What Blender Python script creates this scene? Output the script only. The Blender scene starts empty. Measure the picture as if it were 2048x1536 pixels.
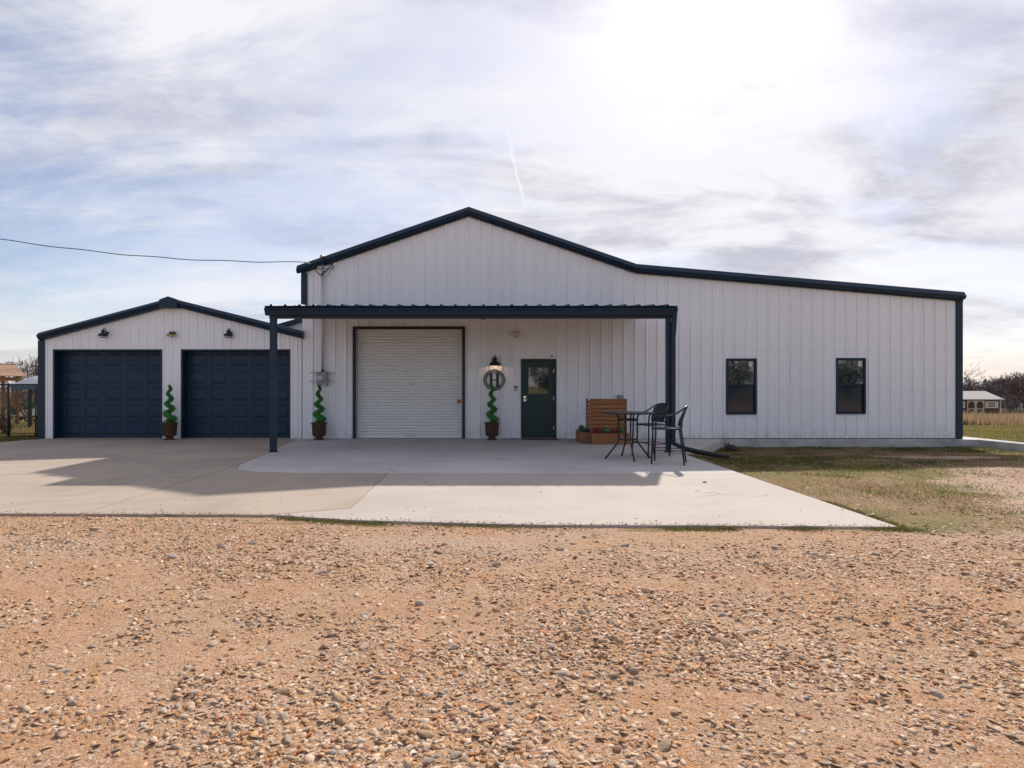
import bpy, math, random
import numpy as np
from mathutils import Vector, Matrix

random.seed(7)
rng = np.random.default_rng(11)
R = math.radians
scene = bpy.context.scene
COL = scene.collection

# ------------------------------------------------------------------ camera
cam_d = bpy.data.cameras.new("camera")
cam_d.sensor_width = 36.0
cam_d.lens = 36.0 * 1200 / 2048
cam_d.shift_x = (1024 - 970) / 2048
cam_d.shift_y = 4 / 2048
cam_d.clip_end = 6000
cam = bpy.data.objects.new("camera", cam_d)
cam.location = (0, 0, 1.44)
cam.rotation_euler = (R(90), 0, 0)
COL.objects.link(cam)
scene.camera = cam

# ------------------------------------------------------------------ sun, sky
SUNV = Vector((0.52, 1.34, 1.0)).normalized()          # towards the sun
SUN_EL = math.asin(SUNV.z)
SUN_AZ = math.atan2(SUNV.x, SUNV.y)
sun_d = bpy.data.lights.new("sun", 'SUN')
sun_d.energy = 2.0
sun_d.angle = R(0.9)
sun_d.color = (1.0, 0.93, 0.84)
sun = bpy.data.objects.new("sun", sun_d)
sun.rotation_euler = SUNV.to_track_quat('Z', 'Y').to_euler()
sun.location = (20, 40, 40)
COL.objects.link(sun)

scene.view_settings.view_transform = 'Standard'
scene.view_settings.look = 'None'
scene.view_settings.exposure = 1.42
scene.view_settings.gamma = 1.0
scene.view_settings.use_curve_mapping = False


class NT:
    """small helper to write node trees"""
    def __init__(self, tree):
        self.t = tree
        self.n = tree.nodes
        self.l = tree.links

    def put(self, sock, v):
        if isinstance(v, bpy.types.NodeSocket):
            self.l.new(v, sock)
        elif v is not None:
            if sock.type == 'RGBA' and len(v) == 3:
                v = (*v, 1)
            sock.default_value = v

    def math(self, op, a, b=None, c=None, clamp=False):
        m = self.n.new('ShaderNodeMath'); m.operation = op; m.use_clamp = clamp
        self.put(m.inputs[0], a)
        if b is not None: self.put(m.inputs[1], b)
        if c is not None: self.put(m.inputs[2], c)
        return m.outputs[0]

    def vmath(self, op, a, b=None):
        m = self.n.new('ShaderNodeVectorMath'); m.operation = op
        self.put(m.inputs[0], a)
        if b is not None: self.put(m.inputs[1], b)
        return m.outputs['Value'] if op in ('DOT_PRODUCT', 'LENGTH') else m.outputs[0]

    def noise(self, vec, scale, detail=4, rough=0.55, dist=0.0, col=False):
        m = self.n.new('ShaderNodeTexNoise')
        if vec is not None: self.put(m.inputs['Vector'], vec)
        m.inputs['Scale'].default_value = scale
        m.inputs['Detail'].default_value = detail
        m.inputs['Roughness'].default_value = rough
        m.inputs['Distortion'].default_value = dist
        return m.outputs['Color' if col else 'Fac']

    def voronoi(self, vec, scale, feature='F1', out='Distance'):
        m = self.n.new('ShaderNodeTexVoronoi'); m.feature = feature
        if vec is not None: self.put(m.inputs['Vector'], vec)
        m.inputs['Scale'].default_value = scale
        return m.outputs[out]

    def smooth(self, v, lo, hi, a=0.0, b=1.0):
        m = self.n.new('ShaderNodeMapRange'); m.interpolation_type = 'SMOOTHSTEP'
        self.put(m.inputs[0], v)
        for i, q in enumerate((lo, hi, a, b)): self.put(m.inputs[i + 1], q)
        return m.outputs[0]

    def mix(self, f, a, b, mode='MIX'):
        m = self.n.new('ShaderNodeMix'); m.data_type = 'RGBA'; m.blend_type = mode
        self.put(m.inputs[0], f); self.put(m.inputs[6], a); self.put(m.inputs[7], b)
        return m.outputs[2]

    def mapping(self, vec, scale=(1, 1, 1), rot=(0, 0, 0), loc=(0, 0, 0)):
        m = self.n.new('ShaderNodeMapping')
        self.put(m.inputs[0], vec)
        m.inputs['Scale'].default_value = scale
        m.inputs['Rotation'].default_value = rot
        m.inputs['Location'].default_value = loc
        return m.outputs[0]


SKX, SKY_, TKX, TKY = 20.2, 8.8, -9.0, -4.0


def build_world():
    w = bpy.data.worlds.new("World")
    scene.world = w
    w.use_nodes = True
    t = NT(w.node_tree)
    t.n.clear()
    out = t.n.new('ShaderNodeOutputWorld')
    bg = t.n.new('ShaderNodeBackground')
    bg.inputs['Strength'].default_value = 0.10
    t.l.new(bg.outputs[0], out.inputs[0])
    sky = t.n.new('ShaderNodeTexSky')
    sky.sky_type = 'NISHITA'
    sky.sun_disc = False
    sky.sun_elevation = SUN_EL
    sky.sun_rotation = SUN_AZ
    sky.air_density = 1.0
    sky.dust_density = 0.6
    sky.ozone_density = 1.5
    tc = t.n.new('ShaderNodeTexCoord')
    d = tc.outputs['Generated']
    sep = t.n.new('ShaderNodeSeparateXYZ'); t.l.new(d, sep.inputs[0])
    zz = t.math('ADD', t.math('MAXIMUM', sep.outputs[2], 0.0), 0.26)
    cmb = t.n.new('ShaderNodeCombineXYZ')
    t.l.new(t.math('DIVIDE', sep.outputs[0], zz), cmb.inputs[0])
    t.l.new(t.math('DIVIDE', sep.outputs[1], zz), cmb.inputs[1])
    p = cmb.outputs[0]
    # wind-drawn cirrus in two layers over a broad veil
    p1 = t.mapping(p, scale=(0.75, 1.05, 1), rot=(0, 0, R(-30)), loc=(SKX, SKY_, 0))
    big = t.noise(p1, 0.8, 3, 0.5, 0.4)
    fine = t.noise(p1, 1.9, 9, 0.60, 0.5)
    wisp = t.noise(t.mapping(p, scale=(0.55, 1.7, 1), rot=(0, 0, R(32)), loc=(8, 2, 0)), 2.6, 9, 0.62, 0.8)
    sdot = t.vmath('DOT_PRODUCT', d, tuple(SUNV))
    veil = t.smooth(sdot, 0.50, 0.93)
    cir = t.smooth(t.math('ADD', t.math('MULTIPLY', fine, 0.62), t.math('MULTIPLY', wisp, 0.38)), 0.40, 0.62)
    bigm = t.smooth(big, 0.36, 0.62)
    mask = t.math('ADD', 0.16, t.math('ADD', t.math('MULTIPLY', veil, 0.42), t.math('MULTIPLY', cir, t.math('ADD', 0.28, t.math('MULTIPLY', bigm, 0.45)))), clamp=True)
    # clouds scatter forward: brighter towards the sun; thick parts are greyer
    glow = t.math('POWER', t.math('MAXIMUM', sdot, 0.0), 9.0)
    core = t.math('POWER', t.math('MAXIMUM', sdot, 0.0), 150.0)
    bright = t.math('ADD', 3.45, t.math('ADD', t.math('MULTIPLY', glow, 0.15), t.math('MULTIPLY', core, 3.6)))
    thick = t.noise(t.mapping(p, scale=(0.62, 1.35, 1), rot=(0, 0, R(18)), loc=(TKX, TKY, 0)), 1.5, 6, 0.56, 0.6)
    mott = t.noise(t.mapping(p, scale=(1, 1.3, 1), rot=(0, 0, R(-20))), 7.5, 8, 0.66, 0.5)
    thick = t.math('ADD', thick, t.math('MULTIPLY', t.math('SUBTRACT', mott, 0.5), 0.22))
    thick = t.smooth(thick, 0.42, 0.66)
    dark = t.mix(thick, (1.0, 1.0, 1.0), (0.62, 0.635, 0.70))
    cc = t.n.new('ShaderNodeCombineColor')
    for i, k in enumerate((0.995, 0.985, 1.03)):
        t.l.new(t.math('MULTIPLY', bright, k), cc.inputs[i])
    cloud = t.mix(1.0, cc.outputs[0], dark, 'MULTIPLY')
    # an old vapour trail above the ridge
    va = Vector(((1012 - 970) / 1200, 1, (772 - 250) / 1200)).normalized(); vb = Vector(((1051 - 970) / 1200, 1, (772 - 425) / 1200)).normalized()
    nn = va.cross(vb).normalized(); mid = (va + vb).normalized()
    off = t.math('ADD', t.vmath('DOT_PRODUCT', d, tuple(nn)), t.math('MULTIPLY', t.math('SUBTRACT', t.noise(d, 26, 5, 0.6), 0.5), 0.012))
    line = t.smooth(t.math('ABSOLUTE', off), 0.0004, 0.0030, 1.0, 0.0)
    line = t.math('MULTIPLY', line, t.smooth(t.vmath('DOT_PRODUCT', d, tuple(mid)), math.cos(va.angle(mid) * 1.05), math.cos(va.angle(mid) * 0.6)))
    mask = t.math('MAXIMUM', mask, t.math('MULTIPLY', line, 0.4))
    cloud = t.mix(t.math('MULTIPLY', line, 0.3), cloud, (4.6, 4.6, 4.7))
    hz = t.smooth(sep.outputs[2], 0.0, 0.20, 0.72, 0.0)
    mask = t.math('MAXIMUM', mask, hz)
    blue = t.mix(1.0, sky.outputs[0], (0.46, 0.43, 0.45), 'MULTIPLY')
    t.l.new(t.mix(mask, blue, cloud), bg.inputs['Color'])


build_world()

# ------------------------------------------------------------------ materials
MATS = {}


def pmat(name, c1, c2=None, scale=6.0, rough=0.6, metal=0.0, bump=0.0, bscale=30.0, detail=5,
         ior=None, coord='Object', stretch=(1, 1, 1), c3=None, vary=0.0, emit=None, estr=0.0, spec=None, splash=False):
    m = bpy.data.materials.new(name)
    m.use_nodes = True
    t = NT(m.node_tree)
    b = t.n['Principled BSDF']
    b.inputs['Roughness'].default_value = rough
    b.inputs['Metallic'].default_value = metal
    if ior: b.inputs['IOR'].default_value = ior
    if spec is not None: b.inputs['Specular IOR Level'].default_value = spec
    tc = t.n.new('ShaderNodeTexCoord')
    v = t.mapping(tc.outputs[coord], scale=stretch)
    col = (*c1, 1)
    if c2:
        f = t.smooth(t.noise(v, scale, detail, 0.6), 0.32, 0.68)
        col = t.mix(f, c1, c2)
        if c3:
            f3 = t.smooth(t.noise(v, scale * 0.23, 3, 0.5, 0.4), 0.45, 0.7)
            col = t.mix(f3, col, c3)
    if vary:
        oi = t.n.new('ShaderNodeObjectInfo')
        k = t.math('ADD', 1 - vary, t.math('MULTIPLY', oi.outputs['Random'], 2 * vary))
        cc = t.n.new('ShaderNodeCombineColor')
        for i in range(3): t.l.new(k, cc.inputs[i])
        col = t.mix(1.0, col, cc.outputs[0], 'MULTIPLY')
    if splash:
        sz_ = t.n.new('ShaderNodeSeparateXYZ'); t.l.new(tc.outputs['Object'], sz_.inputs[0])
        f = t.math('MULTIPLY', t.smooth(sz_.outputs[2], 0.02, 0.45, 0.55, 0.0), t.smooth(t.noise(tc.outputs['Object'], 5.0, 6, 0.7), 0.35, 0.7))
        run = t.math('MULTIPLY', t.smooth(t.noise(t.mapping(tc.outputs['Object'], scale=(9, 9, 0.35)), 1.0, 5, 0.6), 0.52, 0.75), 0.10)
        col = t.mix(t.math('MAXIMUM', f, run), col, (0.55, 0.49, 0.43))
    t.put(b.inputs['Base Color'], col)
    if bump:
        bn = t.n.new('ShaderNodeBump')
        bn.inputs['Strength'].default_value = bump
        bn.inputs['Distance'].default_value = 0.02
        t.l.new(t.noise(v, bscale, 5, 0.6), bn.inputs['Height'])
        t.l.new(bn.outputs[0], b.inputs['Normal'])
    if emit:
        b.inputs['Emission Color'].default_value = (*emit, 1)
        b.inputs['Emission Strength'].default_value = estr
    MATS[name] = m
    return m


pmat('white_metal', (0.855, 0.86, 0.895), (0.88, 0.885, 0.91), 0.9, 0.42, splash=True, bump=0.03, bscale=1.6, vary=0.02, stretch=(1, 1, 0.3))
pmat('garage_metal', (0.845, 0.84, 0.865), (0.87, 0.865, 0.885), 0.9, 0.45, splash=True, bump=0.03, bscale=1.8, vary=0.02, stretch=(1, 1, 0.3))
pmat('navy_trim', (0.010, 0.027, 0.054), (0.013, 0.033, 0.063), 3.0, 0.38, bump=0.04, bscale=3, spec=0.3)
pmat('navy_door', (0.009, 0.031, 0.064), (0.012, 0.037, 0.074), 5.0, 0.40, spec=0.3, bump=0.05, bscale=60, stretch=(0.25, 1, 1))
pmat('green_door', (0.013, 0.035, 0.038), (0.017, 0.042, 0.045), 3.0, 0.45, spec=0.35, bump=0.03, bscale=6)
pmat('black_metal', (0.010, 0.017, 0.024), (0.014, 0.022, 0.030), 9.0, 0.42, spec=0.4)
pmat('black_plastic', (0.012, 0.017, 0.024), (0.02, 0.025, 0.03), 12.0, 0.45)
pmat('curtain_white', (0.82, 0.82, 0.81), (0.85, 0.85, 0.84), 1.3, 0.42)
pmat('galvanised', (0.45, 0.47, 0.49), (0.56, 0.58, 0.60), 14.0, 0.45, metal=0.6)
pmat('meter_grey', (0.23, 0.27, 0.29), (0.27, 0.31, 0.33), 8.0, 0.5)
pmat('white_plastic', (0.78, 0.77, 0.75), (0.83, 0.82, 0.80), 8.0, 0.4)
pmat('greyed_white', (0.60, 0.55, 0.52), (0.68, 0.63, 0.60), 30.0, 0.5)  # white toned down to a pinkish grey so the fixture stands out
pmat('chrome', (0.75, 0.76, 0.78), None, rough=0.25, metal=0.9)
pmat('dial', (0.70, 0.70, 0.66), (0.40, 0.40, 0.38), 60.0, 0.15)
pmat('paper', (0.72, 0.72, 0.70), (0.55, 0.57, 0.58), 90.0, 0.7)
pmat('orange_tag', (0.50, 0.22, 0.06), (0.40, 0.16, 0.04), 30.0, 0.6)
pmat('wood', (0.36, 0.155, 0.052), (0.27, 0.105, 0.033), 7.0, 0.55, bump=0.15, bscale=40, stretch=(0.6, 6, 6), vary=0.13)
pmat('wood_upright', (0.34, 0.145, 0.050), (0.26, 0.10, 0.032), 7.0, 0.55, bump=0.15, bscale=40, stretch=(6, 6, 0.6), vary=0.10)
pmat('soil', (0.055, 0.032, 0.02), (0.10, 0.05, 0.03), 40.0, 0.95, bump=0.6, bscale=70)
pmat('wicker', (0.12, 0.060, 0.032), (0.055, 0.028, 0.018), 45.0, 0.55, bump=0.5, bscale=90)
pmat('wicker_dark', (0.028, 0.03, 0.035), (0.05, 0.05, 0.055), 70.0, 0.55, bump=0.5, bscale=120)
pmat('wicker_seat', (0.15, 0.125, 0.115), (0.08, 0.065, 0.06), 60.0, 0.6, bump=0.5, bscale=120)
pmat('amber_lens', (0.55, 0.45, 0.20), (0.45, 0.36, 0.15), 20.0, 0.25)
pmat('lens_clear', (0.62, 0.60, 0.58), (0.5, 0.48, 0.47), 20.0, 0.15)
pmat('bulb', (0.9, 0.7, 0.5), None, rough=0.4, emit=(1.0, 0.62, 0.35), estr=0.8)
pmat('mat_brown', (0.13, 0.085, 0.05), (0.09, 0.055, 0.03), 60.0, 0.95, bump=0.5, bscale=150)
pmat('slate', (0.22, 0.25, 0.29), (0.36, 0.39, 0.43), 14.0, 0.8, bump=0.4, bscale=30, vary=0.2)
pmat('fur', (0.018, 0.018, 0.021), (0.06, 0.058, 0.06), 42.0, 0.9, bump=0.5, bscale=120)
pmat('eye', (0.35, 0.33, 0.10), None, rough=0.2)
pmat('glass_dark', (0.010, 0.020, 0.032), (0.014, 0.025, 0.038), 2.0, 0.02, ior=2.3)
pmat('glass_screen', (0.005, 0.020, 0.042), (0.010, 0.028, 0.052), 3.0, 0.05, ior=1.55)
pmat('bark', (0.075, 0.058, 0.052), (0.13, 0.105, 0.095), 9.0, 0.9, bump=0.4, bscale=30)
pmat('bark_grey', (0.10, 0.075, 0.085), (0.16, 0.125, 0.135), 2.0, 0.95)
pmat('leaf_dark', (0.028, 0.055, 0.018), (0.05, 0.085, 0.03), 3.0, 0.6)
pmat('leaf_rust', (0.16, 0.06, 0.035), (0.10, 0.05, 0.04), 3.0, 0.75)
pmat('leaf_topiary', (0.026, 0.17, 0.030), (0.055, 0.28, 0.055), 24.0, 0.5)
pmat('leaf_red', (0.40, 0.035, 0.02), (0.20, 0.02, 0.025), 30.0, 0.5)
pmat('leaf_green', (0.05, 0.16, 0.05), (0.10, 0.24, 0.08), 30.0, 0.5)
pmat('leaf_lime', (0.22, 0.26, 0.05), (0.12, 0.19, 0.05), 30.0, 0.5)
pmat('leaf_purple', (0.055, 0.025, 0.075), (0.16, 0.11, 0.17), 30.0, 0.5)
pmat('petal_white', (0.75, 0.73, 0.70), (0.8, 0.78, 0.7), 30.0, 0.5)
pmat('tent_cloth', (0.42, 0.42, 0.46), (0.34, 0.34, 0.40), 2.0, 0.85, bump=0.2, bscale=6)
pmat('tent_valance', (0.11, 0.15, 0.22), (0.14, 0.18, 0.26), 3.0, 0.85)
pmat('play_wood', (0.30, 0.14, 0.07), (0.22, 0.10, 0.05), 5.0, 0.8, vary=0.15)
pmat('play_roof', (0.36, 0.22, 0.14), (0.28, 0.165, 0.10), 4.0, 0.85, vary=0.12)
pmat('shed_brown', (0.085, 0.040, 0.034), (0.11, 0.052, 0.044), 3.0, 0.8)
pmat('shed_trim', (0.62, 0.54, 0.42), (0.68, 0.60, 0.48), 3.0, 0.7)
pmat('shed_roof', (0.60, 0.54, 0.48), (0.66, 0.60, 0.54), 2.0, 0.5)
pmat('car_white', (0.78, 0.78, 0.78), None, rough=0.25)
pmat('tyre', (0.015, 0.015, 0.016), (0.03, 0.03, 0.03), 20.0, 0.9)
pmat('roof_metal', (0.05, 0.065, 0.085), (0.06, 0.075, 0.10), 2.0, 0.4)
pmat('pole_wood', (0.11, 0.075, 0.055), (0.16, 0.11, 0.08), 5.0, 0.9, stretch=(3, 3, 0.4))


def attr_mat(name, rough, bump=0.0, bscale=40.0, nvar=0.25, nscale=30.0, two_sided_trans=0.0):
    """colour from the mesh attribute 'col' (one natural colour per stone or blade)"""
    m = bpy.data.materials.new(name)
    m.use_nodes = True
    t = NT(m.node_tree)
    b = t.n['Principled BSDF']
    b.inputs['Roughness'].default_value = rough
    b.inputs['Specular IOR Level'].default_value = 0.12
    a = t.n.new('ShaderNodeAttribute'); a.attribute_name = 'col'
    tc = t.n.new('ShaderNodeTexCoord')
    n = t.noise(tc.outputs['Object'], nscale, 4, 0.6)
    k = t.math('ADD', 1 - nvar, t.math('MULTIPLY', n, 2 * nvar))
    cc = t.n.new('ShaderNodeCombineColor')
    for i in range(3): t.l.new(k, cc.inputs[i])
    t.l.new(t.mix(1.0, a.outputs['Color'], cc.outputs[0], 'MULTIPLY'), b.inputs['Base Color'])
    if bump:
        bn = t.n.new('ShaderNodeBump')
        bn.inputs['Strength'].default_value = bump
        bn.inputs['Distance'].default_value = 0.01
        t.l.new(t.noise(tc.outputs['Object'], bscale, 4, 0.6), bn.inputs['Height'])
        t.l.new(bn.outputs[0], b.inputs['Normal'])
    if two_sided_trans:
        tr = t.n.new('ShaderNodeBsdfTranslucent')
        t.l.new(b.inputs['Base Color'].links[0].from_socket, tr.inputs[0])
        mx = t.n.new('ShaderNodeMixShader'); mx.inputs[0].default_value = two_sided_trans
        t.l.new(b.outputs[0], mx.inputs[1]); t.l.new(tr.outputs[0], mx.inputs[2])
        t.l.new(mx.outputs[0], t.n['Material Output'].inputs[0])
    MATS[name] = m
    return m


attr_mat('stone_col', 0.85, bump=0.5, bscale=120, nvar=0.30, nscale=60)
attr_mat('blade_col', 0.75, nvar=0.2, nscale=3, two_sided_trans=0.5)


def stone_mat():
    m = bpy.data.materials.new('stone_single')
    m.use_nodes = True
    t = NT(m.node_tree)
    b = t.n['Principled BSDF']
    b.inputs['Roughness'].default_value = 0.9
    b.inputs['Specular IOR Level'].default_value = 0.15
    oi = t.n.new('ShaderNodeObjectInfo')
    r = t.n.new('ShaderNodeValToRGB')
    t.l.new(oi.outputs['Random'], r.inputs[0])
    cols = [(0.0, (0.27, 0.165, 0.11)), (0.12, (0.47, 0.33, 0.22)), (0.35, (0.40, 0.25, 0.15)), (0.5, (0.52, 0.40, 0.29)),
            (0.68, (0.42, 0.34, 0.28)), (0.82, (0.47, 0.29, 0.165)), (0.95, (0.56, 0.46, 0.36))]
    while len(r.color_ramp.elements) < len(cols): r.color_ramp.elements.new(0.5)
    for e, (pp, c) in zip(r.color_ramp.elements, cols):
        e.position = pp; e.color = (*c, 1)
    tc = t.n.new('ShaderNodeTexCoord')
    n = t.noise(tc.outputs['Object'], 50, 5, 0.65)
    k = t.math('ADD', 0.68, t.math('MULTIPLY', n, 0.6))
    cc = t.n.new('ShaderNodeCombineColor')
    for i in range(3): t.l.new(k, cc.inputs[i])
    t.l.new(t.mix(1.0, r.outputs[0], cc.outputs[0], 'MULTIPLY'), b.inputs['Base Color'])
    bn = t.n.new('ShaderNodeBump'); bn.inputs['Strength'].default_value = 0.5; bn.inputs['Distance'].default_value = 0.006
    t.l.new(t.noise(tc.outputs['Object'], 90, 5, 0.6), bn.inputs['Height'])
    t.l.new(bn.outputs[0], b.inputs['Normal'])
    MATS['stone_single'] = m


stone_mat()


def concrete_mat(name, base, stain, rust, fs=1.0):
    m = bpy.data.materials.new(name)
    m.use_nodes = True
    t = NT(m.node_tree)
    b = t.n['Principled BSDF']
    b.inputs['Roughness'].default_value = 0.85
    b.inputs['Specular IOR Level'].default_value = 0.2
    tc = t.n.new('ShaderNodeTexCoord')
    v = tc.outputs['Object']
    n1 = t.noise(v, 0.55 * fs, 6, 0.6, 0.6)
    n2 = t.noise(t.mapping(v, scale=(0.5, 2.2, fs)), 1.7 * fs, 6, 0.62, 0.4)
    n3 = t.noise(v, 45, 4, 0.7)
    c = t.mix(t.smooth(n1, 0.35, 0.70), base, stain)
    c = t.mix(t.math('MULTIPLY', t.smooth(n2, 0.48, 0.75), 0.55), c, rust)
    g = t.math('ADD', 0.86, t.math('MULTIPLY', n3, 0.28))
    cc = t.n.new('ShaderNodeCombineColor')
    for i in range(3): t.l.new(g, cc.inputs[i])
    c = t.mix(1.0, c, cc.outputs[0], 'MULTIPLY')
    # hairline cracks
    w = t.vmath('ADD', v, t.vmath('SCALE', t.noise(v, 1.2, 4, 0.6, col=True), None))
    sc = w.node; sc.inputs[1].links[0].from_node.inputs['Scale'].default_value = 0.9
    ed = t.voronoi(w, 0.33, 'DISTANCE_TO_EDGE')
    gate = t.smooth(t.noise(v, 0.4, 2), 0.50, 0.60)
    crack = t.math('MULTIPLY', t.smooth(ed, 0.002, 0.006, 1.0, 0.0), gate)
    c = t.mix(t.math('MULTIPLY', crack, 0.55), c, (0.16, 0.12, 0.09))
    # small dark spots
    sp = t.voronoi(v, 1.6)
    spot = t.smooth(sp, 0.018, 0.034, 0.6, 0.0)
    c = t.mix(spot, c, (0.13, 0.10, 0.08))
    t.l.new(c, b.inputs['Base Color'])
    bn = t.n.new('ShaderNodeBump'); bn.inputs['Strength'].default_value = 0.25; bn.inputs['Distance'].default_value = 0.01
    t.l.new(t.math('ADD', n3, t.math('MULTIPLY', n2, 1.5)), bn.inputs['Height'])
    t.l.new(bn.outputs[0], b.inputs['Normal'])
    MATS[name] = m


concrete_mat('concrete_drive', (0.45, 0.365, 0.295), (0.365, 0.295, 0.24), (0.48, 0.385, 0.295))
concrete_mat('concrete_patio', (0.60, 0.545, 0.52), (0.50, 0.455, 0.435), (0.64, 0.58, 0.545))
concrete_mat('concrete_apron', (0.495, 0.43, 0.38), (0.435, 0.375, 0.33), (0.515, 0.45, 0.395))
concrete_mat('concrete_kerb', (0.56, 0.545, 0.535), (0.33, 0.32, 0.315), (0.62, 0.605, 0.59), fs=2.4)


def ground_mat():
    m = bpy.data.materials.new('ground')
    m.use_nodes = True
    t = NT(m.node_tree)
    b = t.n['Principled BSDF']
    b.inputs['Roughness'].default_value = 0.95
    b.inputs['Specular IOR Level'].default_value = 0.1
    tc = t.n.new('ShaderNodeTexCoord')
    v = tc.outputs['Object']
    a = t.n.new('ShaderNodeAttribute'); a.attribute_name = 'zone'
    sp = t.n.new('ShaderNodeSeparateColor'); t.l.new(a.outputs['Color'], sp.inputs[0])
    grass, pale = sp.outputs[0], sp.outputs[1]
    nb = t.noise(v, 0.9, 5, 0.6, 0.5)
    nm = t.noise(v, 7.0, 6, 0.65)
    dirt = t.mix(t.smooth(nb, 0.35, 0.65), (0.46, 0.236, 0.106), (0.44, 0.285, 0.180))
    dirt = t.mix(t.math('MULTIPLY', t.smooth(nm, 0.45, 0.7), 0.6), dirt, (0.34, 0.20, 0.115))
    dirt = t.mix(pale, dirt, (0.45, 0.345, 0.265))
    clod = t.math('MULTIPLY', t.smooth(t.noise(v, 3.2, 6, 0.72, 0.6), 0.56, 0.70), 0.7)
    dirt = t.mix(clod, dirt, (0.30, 0.135, 0.062))
    # crushed small grit
    ce = t.voronoi(v, 95, 'F1', 'Color')
    s2 = t.n.new('ShaderNodeSeparateColor'); t.l.new(ce, s2.inputs[0])
    grit = t.mix(s2.outputs[0], (0.33, 0.165, 0.085), (0.58, 0.43, 0.32))
    gm = t.math('MULTIPLY', t.smooth(s2.outputs[1], 0.25, 0.5), t.smooth(t.noise(v, 2.2, 4, 0.6), 0.35, 0.6, 0.45, 0.95))
    dirt = t.mix(gm, dirt, grit)
    g1 = t.noise(v, 0.45, 5, 0.6, 0.4)
    g2 = t.noise(t.mapping(v, scale=(1, 0.6, 1)), 3.5, 6, 0.7)
    gc = t.mix(t.smooth(g1, 0.38, 0.62), (0.25, 0.165, 0.085), (0.16, 0.145, 0.045))
    gc = t.mix(t.math('MULTIPLY', t.smooth(g2, 0.42, 0.68), 0.65), gc, (0.30, 0.21, 0.115))
    sxyz = t.n.new('ShaderNodeSeparateXYZ'); t.l.new(v, sxyz.inputs[0])
    far = t.smooth(sxyz.outputs[1], 90, 99)
    gmask = t.smooth(t.math('ADD', grass, t.math('MULTIPLY', t.math('SUBTRACT', t.noise(v, 2.6, 6, 0.7), 0.5), 0.9)), 0.36, 0.64)
    col = t.mix(gmask, dirt, gc)
    # open meadow far off
    col = t.mix(sp.outputs[2], col, t.mix(t.smooth(g1, 0.3, 0.7), (0.20, 0.185, 0.060), (0.29, 0.235, 0.10)))
    col = t.mix(far, col, (0.10, 0.08, 0.065))
    t.l.new(col, b.inputs['Base Color'])
    bn = t.n.new('ShaderNodeBump'); bn.inputs['Strength'].default_value = 0.8; bn.inputs['Distance'].default_value = 0.012
    h = t.math('ADD', t.math('MULTIPLY', t.voronoi(v, 95), -0.25), t.math('ADD', t.noise(v, 40, 5, 0.65), t.math('MULTIPLY', nm, 2.0)))
    t.l.new(h, bn.inputs['Height'])
    t.l.new(bn.outputs[0], b.inputs['Normal'])
    MATS['ground'] = m


ground_mat()


# ------------------------------------------------------------------ object helpers
def world_loc(o):
    v = Vector((0, 0, 0))
    while o is not None:
        v += o.location
        o = o.parent
    return v


def tag(o, label=None, cat=None, group=None, kind=None):
    if label: o['label'] = label
    if cat: o['category'] = cat
    if group: o['group'] = group
    if kind: o['kind'] = kind
    return o


def thing(name, label, cat, loc=(0, 0, 0), group=None, rz=0.0):
    o = bpy.data.objects.new(name, None)
    o.empty_display_size = 0.2
    o.location = loc
    o.rotation_euler = (0, 0, rz)
    COL.objects.link(o)
    return tag(o, label, cat, group)


def copy_tree(o, parent=None):
    c = o.copy()
    COL.objects.link(c)
    c.parent = parent
    for ch in list(o.children): copy_tree(ch, c)
    return c


def link_mesh(name, me, mat, parent=None, offset=None):
    o = bpy.data.objects.new(name, me)
    if mat is not None and not me.materials: me.materials.append(MATS[mat] if isinstance(mat, str) else mat)
    if parent is not None: o.parent = parent
    if offset is not None: o.location = offset
    COL.objects.link(o)
    return o


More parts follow.
